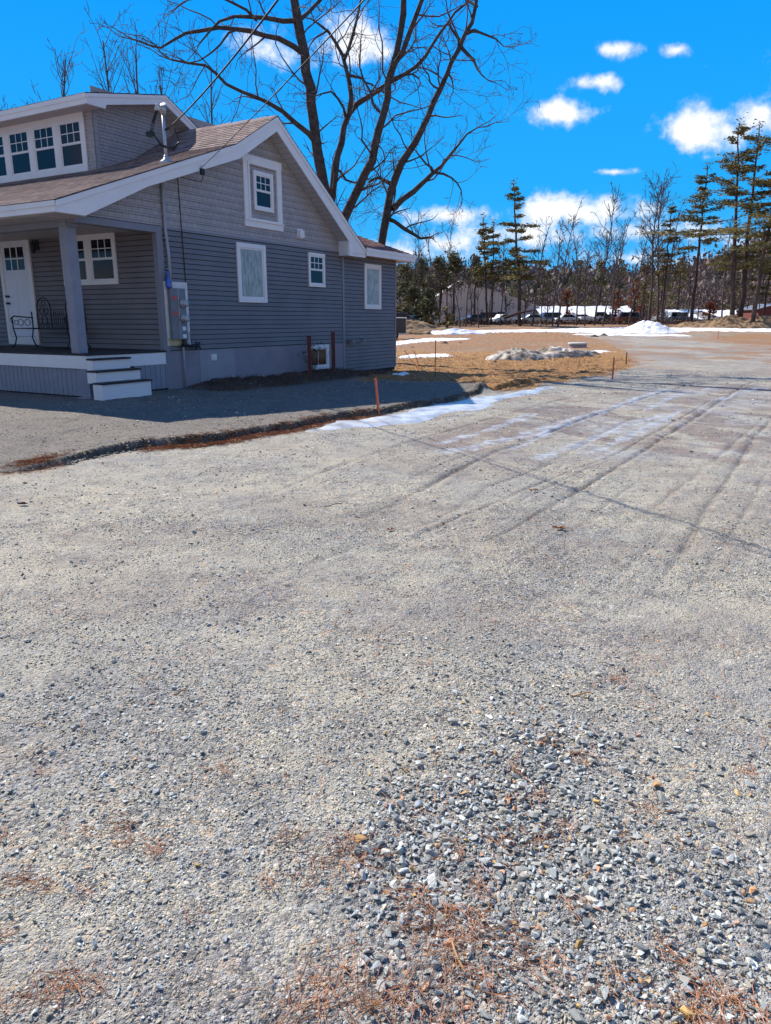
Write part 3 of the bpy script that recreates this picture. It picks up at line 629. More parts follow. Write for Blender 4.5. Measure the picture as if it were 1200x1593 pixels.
# ---------------------------------------------------------------- snow and ice sheets
def snow_sheet(name, poly, thick, label, rough=.25, res=.07, z_off=.004, seed=0, kind='structure', mat_=None):
    P = np.array(poly); x0, y0 = P.min(0)-.2; x1, y1 = P.max(0)+.2
    xs = np.arange(x0, x1, res); ys = np.arange(y0, y1, res*1.3); X, Y = np.meshgrid(xs, ys)
    s = sdf(X, Y, poly)+(fbm(X, Y, 1.4, 6, seed+60)-.5)*rough*3.2
    Z = height(X, Y)-.012 + thick*np.clip(smooth(0, rough*1.2, s), 0, 1)+z_off*0 + (fbm(X, Y, 3, 3, seed)-.5)*thick*.5
    idx = np.arange(X.size).reshape(X.shape); F = np.stack([idx[:-1, :-1], idx[:-1, 1:], idx[1:, 1:], idx[1:, :-1]], -1).reshape(-1, 4)
    keep = (s.ravel()[F] > -.02).any(1); F = F[keep]; used = np.unique(F); mp = np.full(X.size, -1); mp[used] = np.arange(len(used))
    V = np.stack([X.ravel(), Y.ravel(), Z.ravel()], -1)[used]
    if not len(F): return
    o = fastmesh(name, V, mp[F], mat_ or M['snow'], smooth=True); tag(o, label, kind=kind); return o
M['ice'] = mat('thin grey ice', (.44, .47, .53), .30, .42, 2.6, bump=.6, bscale=14, detail=9)
snow_sheet('snow_strip', ICE, .035, 'melting strip of snow and ice along the driveway edge', .20, .035, seed=1, mat_=M['ice'])
snow_sheet('snow_strip', gp([(610,591),(626,585),(640,588),(630,592)], 0), .04, 'small snow remnant at the addition corner', .08, .05, seed=2)
far_snow = [([(617,532),(660,527),(738,527),(700,530),(650,533),(617,537)], 'thin snow streak across the field behind the house corner'),
    ([(617,554),(650,552),(700,551),(700,554),(650,556),(617,558)], 'nearer snow streak in the field beside the house corner'),
    ([(762,556),(800,556),(850,553),(930,546),(960,547),(900,552),(860,556),(800,560)], 'snow patch under the dirty snow heap'),
    ([(690,515.2),(800,513.5),(900,511),(1000,510),(1200,511),(1300,511),(1300,514.5),(1200,516.5),(1100,515),(960,519),(850,516.2),(760,518),(690,517.5)], 'long band of packed snow across the far end of the road'),
    ([(880,519),(960,520),(1060,521),(1070,523),(980,522.5),(900,521)], 'thin snow film along the far road bend')]
for i, (p, lb) in enumerate(far_snow):
    if i < 3: snow_sheet('snow_strip', gp(p), .05, lb, .25, .12, seed=10+i)
    else:
        pts = []
        for (x, y) in p:   # intersect the risen far ground
            for d in np.arange(40, 125, .25):
                r = px_dir(x, y); t = d/r[1]
                if CAMH+r[2]*t <= float(height(r[0]*t, d, False)): break
            pts.append((r[0]*t, d))
        snow_sheet('snow_strip', pts, .10, lb, 1.0, .6, seed=20+i)
def mound(name, c, rx, ry, h, mat_, label, cat, seed=0, n=70, sharp=1.0, rough=.35, cols=None):
    t = np.linspace(-1.25, 1.25, n); X, Y = np.meshgrid(t, t); r = np.hypot(X, Y)+ (fbm(X, Y, 1.6, 4, seed)-.5)*rough*1.4
    wx = c[0]+X*rx; wy = c[1]+Y*ry
    hh = h*np.clip(1-r, 0, 1)**sharp*(1+ (fbm(X, Y, 5, 4, seed+5)-.5)*rough*1.6)+ (fbm(X, Y, 11, 3, seed+8)-.5)*h*.16*(r < 1)
    Z = height(wx, wy, False)-.10+np.maximum(hh, 0)+.06*(r < 1)
    idx = np.arange(n*n).reshape(n, n); F = np.stack([idx[:-1, :-1], idx[:-1, 1:], idx[1:, 1:], idx[1:, :-1]], -1).reshape(-1, 4)
    F = F[(r.ravel()[F] < 1.05).any(1)]; used = np.unique(F); mp = np.full(n*n, -1); mp[used] = np.arange(len(used))
    o = fastmesh(name, np.stack([wx.ravel(), wy.ravel(), Z.ravel()], -1)[used], mp[F], mat_, smooth=True); tag(o, label, cat); return o
def dirty_snow():
    m = mat('dirty snow', (.7, .7, .74), .7, .1, 2, bump=.7, bscale=10); nt = m.node_tree; b = nt.nodes['Principled BSDF']
    tc = N(nt, 'ShaderNodeTexCoord'); n = N(nt, 'ShaderNodeTexNoise', i_Scale=1.3, i_Detail=8.0, i_Roughness=.75); nt.links.new(tc.outputs['Object'], n.inputs['Vector'])
    r = N(nt, 'ShaderNodeValToRGB'); e = r.color_ramp.elements; e.new(.5); 
    for i, (p, c) in enumerate([(.40, (.09, .07, .055)), (.50, (.34, .28, .22)), (.62, (.66, .63, .60))]): e[i].position = p; e[i].color = (*c, 1)
    nt.links.new(n.outputs[0], r.inputs[0]); nt.links.new(r.outputs[0], b.inputs['Base Color']); return m
M['dirtysnow'] = dirty_snow()
def gat(x, y):   # first hit of a pixel ray with the far ground
    r = px_dir(x, y)
    for d in np.arange(3, 130, .1):
        t = d/r[1]
        if CAMH+r[2]*t <= float(height(r[0]*t, d, False)): break
    return (r[0]*t, d)
p = gat(812, 560); mound('snow_pile', (p[0], p[1]+1), 1.5, 1.1, .50, M['dirtysnow'], 'rounded dirty snow heap, left of the two in the brown field', 'snow pile', 3, sharp=.55, rough=.5)
p = gat(862, 557); mound('snow_pile', (p[0]+.2, p[1]+1), 1.5, 1.1, .48, M['dirtysnow'], 'dirty snow heap with a brown right end, right of the two in the field', 'snow pile', 13, sharp=.5, rough=.6)
p = gat(917, 551); mound('soil_heap', (p[0]+.1, p[1]+.5), .75, .5, .16, M['soil'], 'small dark soil heap right of the dirty snow heaps', 'soil heap', 15, sharp=.6, rough=.6)
p = gat(1022, 519); mound('snow_pile', (p[0], p[1]+3), 3.5, 3.0, 1.3, M['snow'], 'tall clean white snow mound at the far bend of the road', 'snow pile', 4, sharp=1.05, rough=.3)
p = gat(655, 521); mound('dirt_pile', (p[0]-1, p[1]+3), 4.6, 2.5, 1.1, M['dirt'], 'tan dirt pile behind the black trailer', 'dirt pile', 5, sharp=.5, rough=.7)
p = gat(700, 521); mound('snow_pile', (p[0], p[1]+2), 3.6, 1.6, .6, M['snow'], 'low snow heap beside the tan dirt pile', 'snow pile', 6, sharp=.8, rough=.5)
p = gat(1112, 511); mound('dirt_pile', (p[0], p[1]+3), 3.4, 2.4, .9, M['dirt'], 'leftmost brown dirt pile near the far right pines', 'dirt pile', 7, sharp=.7, rough=.5)
p = gat(1150, 511); mound('dirt_pile', (p[0], p[1]+2), 4.2, 2.6, 1.35, M['dirt'], 'middle brown dirt pile beneath the tall far right pines', 'dirt pile', 8, sharp=.7, rough=.4)
p = gat(1196, 511); mound('dirt_pile', (p[0], p[1]+1), 4.6, 2.6, 1.45, M['dirt'], 'rightmost brown dirt pile beside the dark red shed', 'dirt pile', 9, sharp=.7, rough=.4)
p = gat(1127, 511); mound('snow_pile', (p[0]+.8, p[1]+.5), 1.8, 1.2, .7, M['snow'], 'snow heap wedged between the first two dirt piles', 'snow pile', 10, sharp=.8, rough=.4)
for k_, (x, y, s_) in enumerate([(692,534,.35),(716,534,.3),(643,541,.25),(770,563,.2),(925,524,.5),(940,522,.5)]):
    p = gat(x, y); mound('dirt_clod', p, s_, s_*.6, s_*.5, M['soil'], ['dark clod on the thin snow streak, left of a pair', 'dark clod on the thin snow streak, right of a pair', 'small dark clod in the field near the house corner',
        'small dark clod left of the dirty snow heaps', 'dark clod at the far road bend, nearer one', 'dark clod at the far road bend, farther one'][k_], 'clod', 30+k_, n=16)
#@@HOUSE
# ---------------------------------------------------------------- the house (local axes: x back along the gable wall, y left along the porch, z up)
house = empty('house', (HO[0], HO[1], 0), 'grey lap sided house with a front porch, dormer and brown shingle roof', 'house', rz=math.pi/2-PSI)
VB = 9.0           # far side of the house (outside the frame)
def underside(u):  # roof underside height along u
    return np.interp(u, [-.6, -.02, 1.49, 4.21, 5.57, 9.45], [3.38, 3.38, 4.07, 5.03, 5.84, 3.30])
def courses(mb, lo, hi, z0, z1, step, dep, axis='x', sign=-1, at=0.0, sec=None):
    """lapped courses on the plane (axis run). lo/hi: functions of z giving the run limits. sign: outward direction of the other axis."""
    z = z0
    while z < z1-1e-6:
        t = min(z+step, z1); a0, a1, b0, b1 = lo(z), hi(z), lo(t), hi(t)
        if a1 > a0+1e-3:
            b1 = max(b1, b0)
            o = at+sign*dep; i = at+sign*.001
            gp_ = .013 if dep > .017 else .006; z_ = z+gp_
            P = [(a0, o, z_), (a1, o, z_), (b1, i+sign*dep*.3, t), (b0, i+sign*dep*.3, t), (a0, at-sign*.02, z_), (a1, at-sign*.02, z_)]
            if axis == 'y': P = [(q, p, r) for p, q, r in P]
            mb.add(P, [(0, 1, 2, 3), (4, 5, 1, 0)])
        z = t
# lap siding: gable wall, addition, porch wall
mb = MB(); courses(mb, lambda z: 2.08, lambda z: 8.74, .955, 3.385, .105, .018); mb.build('lap_siding', M['siding'], house)
mb = MB(); courses(mb, lambda z: 8.86, lambda z: 11.80, .10, 3.40, .105, .018)
o_add = mb.build('addition_siding', M['siding'], house)
mb = MB(); courses(mb, lambda z: .0, lambda z: VB, .97, 3.50, .105, .018, axis='y', at=1.95); mb.build('porch_wall_siding', M['siding'], house)
# solid cores behind the siding, near-black to paint shade into the lap grooves
mb = MB(); mb.box(1.972, 8.78, .022, VB, .10, 3.60); mb.box(8.78, 11.84, .022, VB-1, .02, 3.45)
poly = [(.05, 3.45), (1.49, 4.03), (4.21, 5.0), (5.57, 5.80), (8.74, 3.62)]
mb.prism([(p, q) for p, q in poly], 'y', .022, VB); mb.build('wall_core', M['groove_shade'], house)
# shake courses on the gable
def lo_s(z): return 0.0 if z < 3.45 else float(np.interp(z, [3.38, 4.07, 5.03, 5.84], [-.02, 1.49, 4.21, 5.57]))-.02
def hi_s(z): return float(np.interp(z, [3.66, 5.84], [8.78, 5.57])) if z > 3.66 else 8.78
mb = MB(); courses(mb, lo_s, hi_s, 3.435, 5.84, .145, .016); mb.build('shake_siding', M['shingle_wall'], house)
# corner boards, belt, porch beam
mb = MB(); mb.box(1.93, 2.09, -.022, .02, .94, 3.43); mb.box(1.925, 1.95, -.018, .10, .96, 3.43); mb.build('corner_board', M['cornerboard'], house, bevel=.004)
mb = MB(); mb.box(8.75, 8.85, -.024, .01, .14, 3.44); mb.build('corner_board', M['cornerboard'], house, bevel=.004)
mb = MB(); mb.box(11.78, 11.86, -.022, .05, .12, 3.42); mb.build('corner_board', M['cornerboard'], house, bevel=.004)
mb = MB(); mb.box(2.09, 8.75, -.024, .012, 3.385, 3.44); mb.build('belt_board', M['cornerboard'], house, bevel=.004)
mb = MB(); mb.box(.02, 1.925, -.020, .16, 3.30, 3.43); mb.box(.02, .20, .16, VB, 3.24, 3.36); mb.build('porch_beam', M['cornerboard'], house, bevel=.004)
mb = MB(); mb.box(-.55, 1.94, .161, VB, 3.362, 3.378); mb.build('porch_ceiling', M['soffit'], house)
# foundation
mb = MB(); mb.box(1.97, 8.77, -.006, .012, -.2, .95); mb.build('foundation', M['concrete'], house)
mb = MB(); mb.box(2.95, 4.1, -.012, -.004, .05, .93); mb.build('foundation_panel', M['concrete_lt'], house)
mb = MB(); mb.box(8.9, 11.75, .05, .3, -.3, .12); mb.build('crawl_gap_shade', M['deck'], house)  # dark box standing in for shade in the open gap under the addition

# main roof as one shell; shingle courses stepped
def slope_courses(mb, p0, p1, v0, v1, step=.14, lift=.012):
    d = math.hypot(p1[0]-p0[0], p1[1]-p0[1]); n = max(1, int(round(d/step))); nx, nz = -(p1[1]-p0[1])/d, (p1[0]-p0[0])/d
    if nz < 0: nx, nz = -nx, -nz
    for i in range(n):
        a = np.array(p0)+(np.array(p1)-p0)*i/n; b = np.array(p0)+(np.array(p1)-p0)*(i+1)/n; A = a+np.array([nx, nz])*lift; B = b+np.array([nx, nz])*.002
        mb.add([(A[0], v0, A[1]), (A[0], v1, A[1]), (B[0], v1, B[1]), (B[0], v0, B[1]), (a[0], v0, a[1]), (a[0], v1, a[1])], [(0, 3, 2, 1), (0, 1, 5, 4)])
TOP = [(-.63, 3.57), (4.1, 5.29), (5.58, 6.15), (9.5, 3.50)]
mb = MB()
BOT = [(9.45, 3.36), (5.57, 5.90), (4.21, 5.09), (1.49, 4.12), (-.02, 3.40), (-.60, 3.40)]
mb.prism(TOP+BOT, 'y', -.33, VB+.3)
slope_courses(mb, (-.66, 3.565), (4.1, 5.293), -.375, VB+.3); slope_courses(mb, (4.1, 5.293), (5.58, 6.153), -.375, VB+.3); slope_courses(mb, (9.52, 3.49), (5.58, 6.153), -.375, VB+.3)
roof = mb.build('roof', M['roof'], house)
mb = MB()
for i in range(34):
    v0 = -.38+i*.285; mb.prism([(5.40, 6.065), (5.58, 6.175+.006*(i % 2)), (5.76, 6.05), (5.76, 6.035), (5.58, 6.15), (5.40, 6.05)], 'y', v0, v0+.30)
mb.build('ridge_cap', M['roof'], roof)
# rake boards, fascia, soffits
RK_T = [(-.62, 3.56), (4.1, 5.283), (5.58, 6.143), (9.47, 3.51)]
RK_B = [(9.47, 3.30), (8.62, 3.30), (8.62, 3.66), (5.57, 5.83), (4.21, 5.02), (1.49, 4.07), (-.02, 3.38), (-.62, 3.38)]
mb = MB(); mb.prism(RK_T+RK_B, 'y', -.355, -.325)
top2 = RK_T; low2 = [(a, b-.10) for a, b in RK_T[::-1]]
mb.prism(top2+low2, 'y', -.372, -.354)
rakes = mb.build('rake_board', M['white'], house, bevel=.003)
mb = MB(); mb.box(-.64, -.60, -.354, VB+.3, 3.38, 3.56); mb.box(-.655, -.639, -.370, VB+.3, 3.475, 3.562); mb.box(9.44, 9.475, -.35, VB+.3, 3.31, 3.50); mb.build('fascia_board', M['white'], house, bevel=.003)
mb = MB()
for (a, b) in (((-.60, 3.385), (-.02, 3.385)), ((-.02, 3.385), (1.49, 4.08)), ((1.49, 4.08), (4.21, 5.03)), ((4.21, 5.03), (5.57, 5.85)), ((5.57, 5.85), (8.62, 3.68)), ):
    mb.prism([a, b, (b[0], b[1]+.02), (a[0], a[1]+.02)], 'y', -.326, .012)
mb.prism([(8.62, 3.31), (9.44, 3.31), (9.44, 3.325), (8.62, 3.325)], 'y', -.326, VB)
mb.box(-.60, .02, -.326, VB, 3.372, 3.384)
mb.build('soffit', M['soffit'], house)

mb = MB(); mb.box(8.60, 8.625, -.328, .005, 3.31, 3.70); mb.build('eave_return', M['white'], house)
# addition roof (hip)
s = .42; e = 3.56; U1, V0, U0 = 12.42, -.36, 9.49
mb = MB(); t = 3.0
P = [(U0, V0, e), (U1, V0, e), (U1-t, V0+t, e+s*t), (U0, V0+t, e+s*t), (U1, VB, e), (U1-t, VB-2, e+s*t)]
mb.add(P, [(0, 1, 2, 3), (1, 4, 5, 2)]); mb.add([(a, b, c-.06) for a, b, c in P], [(3, 2, 1, 0), (2, 5, 4, 1)])
n = 22
for i in range(n):
    a = t*i/n; b = t*(i+1)/n
    mb.add([(U0, V0+a-.02, e+s*a+.014), (U1-a+.02, V0+a-.02, e+s*a+.014), (U1-b, V0+b, e+s*b+.003), (U0, V0+b, e+s*b+.003), (U0, V0+a-.02, e+s*a), (U1-a+.02, V0+a-.02, e+s*a)], [(0, 1, 2, 3), (4, 5, 1, 0)])
    mb.add([(U1-a+.02, V0+a-.02, e+s*a+.014), (U1-a+.02, VB, e+s*a+.014), (U1-b, VB, e+s*b+.003), (U1-b, V0+b, e+s*b+.003), (U1-a+.02, V0+a, e+s*a), (U1-a+.02, VB, e+s*a)], [(0, 1, 2, 3), (4, 5, 1, 0)])
mb.build('addition_roof', M['roof_add'], house)
mb = MB(); mb.box(9.475, U1+.02, V0-.03, V0, e-.20, e+.005); mb.box(9.475, U1+.03, V0-.045, V0-.03, e-.08, e+.006); mb.box(U1-.005, U1+.03, V0, VB, e-.20, e+.005); mb.build('addition_fascia', M['white'], house, bevel=.003)
mb = MB(); mb.box(8.8, U1-.005, V0, .0, e-.185, e-.17); mb.box(11.86, U1-.005, .0, VB, e-.185, e-.17); mb.build('addition_soffit', M['soffit'], house)

# dormer
DV, DU = 2.82, 3.0
mb = MB()
courses(mb, lambda z: DV+.02, lambda z: 8.6, 4.86, 6.20, .145, .016, axis='y', at=DU)
courses(mb, lambda z: DU+.02 if z < 5.0 else DU, lambda z: float(np.interp(z, [4.86, 5.35, 6.12, 6.13, 6.66], [9, 9, 9, 9, 9])), 4.86, 6.62, .145, .016, at=DV)
dw = mb.build('dormer_wall', M['shingle_wall'], house)
mb = MB(); mb.prism([(DU+.02, 4.3), (8.8, 3.2), (8.8, 4.85), (4.85, 6.62), (DU+.02, 6.18)], 'y', DV+.022, 8.6); mb.build('dormer_core', M['groove_shade'], dw)
mb = MB(); mb.box(DU-.03, DU+.11, DV-.024, DV+.02, 4.9, 6.12); mb.box(DU-.026, DU-.004, DV-.024, DV+.14, 4.9, 6.12); mb.build('dormer_corner', M['shingle_front'], dw)
OV = 2.45
DT = [(2.58, 6.32), (4.89, 6.80), (9.3, 4.62)]; DB = [(9.25, 4.50), (4.87, 6.68), (2.62, 6.20)]
mb = MB(); mb.prism(DT+DB, 'y', OV+.02, 8.9); slope_courses(mb, (2.56, 6.322), (4.89, 6.804), OV-.03, 8.9); slope_courses(mb, (9.3, 4.62), (4.89, 6.804), OV-.03, 8.9); mb.build('dormer_roof', M['roof'], house)
mb = MB(); mb.prism([(2.57, 6.315), (4.89, 6.795), (9.3, 4.61), (9.3, 4.42), (4.87, 6.60), (3.1, 6.20), (3.06, 6.11), (2.57, 6.11)], 'y', OV-.01, OV+.02)
mb.prism([(2.565, 6.313), (4.89, 6.793), (9.3, 4.608), (9.3, 4.54), (4.89, 6.72), (2.565, 6.24)], 'y', OV-.026, OV-.009)
mb.box(2.55, 2.59, OV-.009, 8.9, 6.11, 6.31); mb.box(2.535, 2.551, OV-.02, 8.9, 6.22, 6.312); mb.build('dormer_fascia', M['white'], house, bevel=.003)
mb = MB(); mb.box(2.59, DU+.0, OV+.02, 8.6, 6.112, 6.125)
for a, b in (((2.62, 6.12), (4.87, 6.60)), ((4.87, 6.60), (9.0, 4.56))): mb.prism([a, b, (b[0], b[1]+.02), (a[0], a[1]+.02)], 'y', OV+.02, DV-.001)
mb.build('dormer_soffit', M['soffit'], house)

# windows ----------------------------------------------------------
def window(plane, a0, a1, z0, z1, at, name='window', fr=.075, split=True, cols=3, rows=2, glass='glass', casing=None, proud=.045, label=None, sill=True):
    """plane 'x': on a wall whose run is x, outward -y;  plane 'y': run is y, outward -x"""
    def B(mb, r0, r1, d0, d1, q0, q1):   # d measured outward from the wall
        if plane == 'x': mb.box(r0, r1, at-d1, at-d0, q0, q1)
        else: mb.box(at-d1, at-d0, r0, r1, q0, q1)
    mb = MB(); c = casing if casing is not None else fr
    B(mb, a0, a0+c, .0, proud, z0+c, z1-c); B(mb, a1-c, a1, .0, proud, z0+c, z1-c); B(mb, a0, a1, .0, proud+.002, z1-c, z1); B(mb, a0, a1, .0, proud+.004, z0, z0+c)
    w = mb.build(name, M['white'], house, bevel=.004)
    if label: w['label'] = label
    i0, i1, j0, j1 = a0+c, a1-c, z0+c, z1-c; s = .035
    mb = MB()
    mid = (j0+j1)/2
    for (q0, q1, d) in (((mid-.0, j1, .034), (j0, mid+.02, .026)) if split else ((j0, j1, .030),)):
        B(mb, i0, i0+s, .0, d, q0, q1); B(mb, i1-s, i1, .0, d, q0, q1); B(mb, i0+s, i1-s, .0, d, q0, q0+s); B(mb, i0+s, i1-s, .0, d, q1-s, q1)
    mb.build('sash', M['white'], w)
    mb = MB(); B(mb, i0+s*.5, i1-s*.5, .015, .020, j0+.01, j1-.01); mb.build('pane', M[glass], w)
    if cols:
        q0, q1 = (mid+s, j1-s) if split else (j0+s, j1-s); mb = MB()
        for k in range(1, cols): x = i0+s+(i1-i0-2*s)*k/cols; B(mb, x-.009, x+.009, .019, .027, q0, q1)
        for k in range(1, rows): z = q0+(q1-q0)*k/rows; B(mb, i0+s, i1-s, .019, .0262, z-.009, z+.009)
        mb.build('grille', M['white'], w)
    return w
window('x', 4.33, 5.37, 1.99, 3.32, 0, glass='curtain', cols=0, split=False, fr=.10, label='large white framed window with a lace curtain on the gable side')
window('x', 7.13, 7.88, 2.44, 3.30, 0, fr=.07, label='small double hung window with dark panes')
window('x', 9.92, 10.88, 1.90, 3.19, 0, fr=.10, glass='curtain', cols=0, split=False, label='white framed window with a lace curtain on the addition')
window('x', 5.02, 5.74, 4.09, 4.95, -.01, fr=.07, label='little attic window inside a big white frame')
mb = MB()
for (a0, a1, z0, z1) in ((4.68, 4.84, 3.86, 5.11), (5.92, 6.08, 3.86, 5.11), (4.66, 6.10, 5.11, 5.26), (4.66, 6.10, 3.70, 3.86)): mb.box(a0, a1, -.045, 0, z0, z1)
for (a0, a1, z0, z1) in ((4.82, 4.88, 3.90, 5.06), (5.88, 5.94, 3.90, 5.06), (4.82, 5.94, 5.06, 5.115), (4.82, 5.94, 3.855, 3.90)): mb.box(a0, a1, -.062, -.01, z0, z1)
mb.box(4.64, 6.12, -.075, -.04, 3.835, 3.865); mb.build('attic_window_surround', M['white'], house, bevel=.004)
window('x', 6.97, 7.98, .27, .93, -.008, fr=.09, split=False, cols=2, rows=1, label='white basement window behind the red brown posts')
window('y', 1.20, 2.07, 2.33, 3.37, 1.95, fr=.085, glass='glass_ref', label='right porch window of the pair')
window('y', 2.07, 2.94, 2.33, 3.37, 1.95, fr=.085, glass='glass_ref', label='left porch window of the pair, partly behind the post')
for k in range(5):
    c = 3.58+.94*k; window('y', c-.42, c+.42, 4.97, 6.02, DU, fr=.055, glass='glass_ref', label='rightmost dormer window' if k == 0 else None)
mb = MB()
mb.box(DU-.052, DU-.014, 3.085, 8.4, 6.02, 6.115); mb.box(DU-.056, DU-.014, 3.07, 8.4, 4.885, 4.97)
mb.box(DU-.05, DU-.014, 3.07, 3.16, 4.97, 6.02)
for k in range(5): mb.box(DU-.048, DU-.014, 4.0+.94*k, 4.10+.94*k, 4.97, 6.02)
mb.build('dormer_window_casing', M['white'], house, bevel=.004)

# door
mb = MB(); A = 1.95
mb.box(A-.05, A, 4.04, 4.16, 1.02, 3.46); mb.box(A-.05, A, 5.09, 5.21, 1.02, 3.46); mb.box(A-.052, A, 4.02, 5.23, 3.40, 3.52); mb.box(A-.06, A, 4.15, 5.10, 1.02, 1.20)
door = mb.build('door', M['white'], house, bevel=.004)
mb = MB(); mb.box(A-.035, A-.002, 4.152, 5.098, 1.21, 3.40)
for (y0, y1, z0, z1) in ((4.26, 4.60, 1.35, 2.55), (4.66, 4.99, 1.35, 2.55)): mb.box(A-.040, A-.034, y0, y1, z0, z1)
mb.build('door_leaf', M['door'], door, bevel=.004)
mb = MB(); mb.box(A-.042, A-.036, 4.28, 4.97, 2.72, 3.22); mb.build('pane', M['glass_ref'], door)
mb = MB()
for k in (1, 2): mb.box(A-.05, A-.041, 4.28+.23*k-.015, 4.28+.23*k+.015, 2.72, 3.22)
mb.box(A-.05, A-.0405, 4.28, 4.97, 2.955, 2.985); mb.build('grille', M['white'], door)
for z in (2.13, 1.97):
    mb = MB(); mb.lathe([(.03, 0), (.03, .01), (.012, .015), (.012, .04), (.028, .05), (.028, .075), (.01, .085)], (-A+.035, 5.0, z), 12, 'x')
    v = mb.v[0]; v[:, 0] = -v[:, 0]; v[:, 0] = (A-.035)-(v[:, 0]-(A-.035)) if False else v[:, 0]
    v[:, 0] = (A-.036) - np.abs(v[:, 0]-v[:, 0].max()) if False else np.interp(v[:, 0], [v[:, 0].min(), v[:, 0].max()], [A-.12, A-.036])
    mb.build('door_handle' if z < 2.1 else 'deadbolt', M['iron'], door, smooth=True)
# porch lamp
mb = MB(); mb.box(A-.03, A, 3.72, 3.82, 3.12, 3.34); mb.tube([(A-.03, 3.77, 3.3), (A-.10, 3.77, 3.34), (A-.13, 3.77, 3.28)], .012, 6); mb.lathe([(.02, .13), (.06, .10), (.055, -.06), (.03, -.10), (.01, -.12)], (A-.13, 3.77, 3.17), 8)
mb.build('wall_lantern', M['iron'], house)

# porch
mb = MB(); mb.box(-.03, 1.94, .0, VB, .935, .975); mb.box(-.06, 1.97, -.03, .06, .937, .972); mb.build('porch_floor', M['deck'], house, bevel=.004)
mb = MB(); mb.box(-.022, .012, .012, VB, .69, .934); mb.box(-.020, .42, -.010, .02, .69, .934); mb.box(.42, 1.955, -.0105, .02, .69, .932); mb.build('porch_band', M['white'], house, bevel=.004)
mb = MB(); v = .26
while v < VB: mb.box(.008, .030, v, v+.128, .17, .70); v += .138
mb.box(-.012, .03, -.002, .25, .16, .69); mb.box(.03, .40, -.003, .018, .17, .69)
mb.build('porch_skirt', M['greypaint'], house); mb = MB(); u = 1.10
while u < 1.93: mb.box(u, u+.128, -.002, .02, .19, .70); u += .138
mb.build('porch_skirt', M['greypaint'], house)
mb = MB(); mb.box(.034, 1.94, .03, VB, .1, .93); mb.build('porch_dark_core', M['deck'], house)
mb = MB(); mb.box(-.10, .30, -.12, .30, .0, .155); mb.build('porch_footing', M['concrete_lt'], house, bevel=.01)
mb = MB(); mb.box(.01, .22, .24, .45, .975, 3.37); mb.box(-.005, .235, .225, .465, 3.26, 3.32)
mb.build('porch_post', M['greypaint'], house, bevel=.006)
for k, v in enumerate((4.6, 8.3)):
    mb = MB(); mb.box(.01, .22, v+1.6, v+1.81, .975, 3.37); mb.build('porch_post', M['greypaint'], house, bevel=.006)
# steps: three treads going out to the right of the porch
steps = []
for k, (ul, ur, v1, zt) in enumerate(((-.04, .84, -.18, .855), (-.17, .88, -.40, .645), (-.24, .93, -.62, .435))):
    mb = MB(); vb = (-.015, -.16, -.38)[k]
    mb.box(ul-.01, ur+.02, v1-.03, vb, zt, zt+.032); o = mb.build('step', M['deck'], house, bevel=.004)
    mb = MB(); mb.box(ul, ur, v1, vb, zt-.20 if k < 2 else .02, zt-.002); mb.build('riser', M['white'], o)
# electrics ---------------------------------------------------------
mb = MB(); mb.box(2.02, 2.68, -.040, -.012, 1.06, 2.36); mp_ = mb.build('meter_panel', M['board'], house, bevel=.003)
mb = MB(); mb.box(2.03, 2.66, -.043, -.038, 1.062, 1.22); mb.build('stained_foot', M['boardstain'], mp_)
mb = MB(); mb.box(2.09, 2.50, -.13, -.04, 1.20, 2.22); mb.box(2.08, 2.51, -.14, -.128, 1.19, 2.23); mb.build('meter_cabinet', M['panelgrey'], mp_, bevel=.006)
mb = MB(); mb.box(2.29, 2.31, -.144, -.139, 1.2, 2.22); mb.box(2.50, 2.60, -.12, -.04, 1.10, 1.34); mb.build('cabinet_door_edge', M['pipe'], mp_)
for z in (1.93, 1.62):
    mb = MB(); mb.lathe([(.09, 0), (.09, .03), (.078, .035), (.078, .10), (.06, .125), (.0, .13)], (0, 0, 0), 20, 'y'); v = mb.v[0]; v[:, 1] = -.14-np.abs(v[:, 1]); v[:, 0] += 2.41; v[:, 2] += z; mb.build('electric_meter', M['meterglass'], mp_, smooth=True)
    mb = MB(); mb.box(2.14, 2.25, -.146, -.139, z+.06, z+.14); mb.build('red_tag', M['red'], mp_)
for z in (1.41, 1.25):
    mb = MB(); mb.box(2.36, 2.46, -.146, -.139, z-.035, z+.045); mb.build('white_tag', M['label'], mp_)
mb = MB(); mb.tube([(2.17, -.08, 2.22), (2.17, -.08, 2.9), (2.15, -.055, 3.35), (2.15, -.055, 4.25)], .032, 10); 
for z in (2.6, 3.2, 3.9): mb.box(2.09, 2.22, -.10, -.02, z, z+.02)
mb.build('conduit', M['pipe'], house, smooth=True)
mb = MB(); mb.tube([(2.42, -.06, 1.16), (2.42, -.07, .9), (2.42, -.07, .1)], .022, 8); mb.build('ground_pipe', M['pipe'], house, smooth=True)
mb = MB(); mb.tube([(2.42, -.08, 1.18), (2.42, -.10, 1.08), (2.60, -.12, 1.04), (2.80, -.10, 1.04)], .03, 8); mb.lathe([(.05, -.04), (.06, 0), (.05, .04)], (2.42, -.10, 1.08), 10); mb.lathe([(.045, -.04), (.05, 0), (.045, .04)], (2.82, -.10, 1.04), 10); mb.tube([(2.78, -.10, 1.12), (2.90, -.10, .98)], .018, 6); mb.tube([(2.90, -.10, 1.12), (2.76, -.10, .98)], .018, 6)
mb.build('gas_valve', M['iron'], house)
mb = MB(); mb.tube([(2.62, -.03, 4.45), (2.64, -.028, 3.4), (2.66, -.026, 2.2), (2.70, -.03, 1.1)], .009, 5); mb.build('wall_cable', M['black'], house)
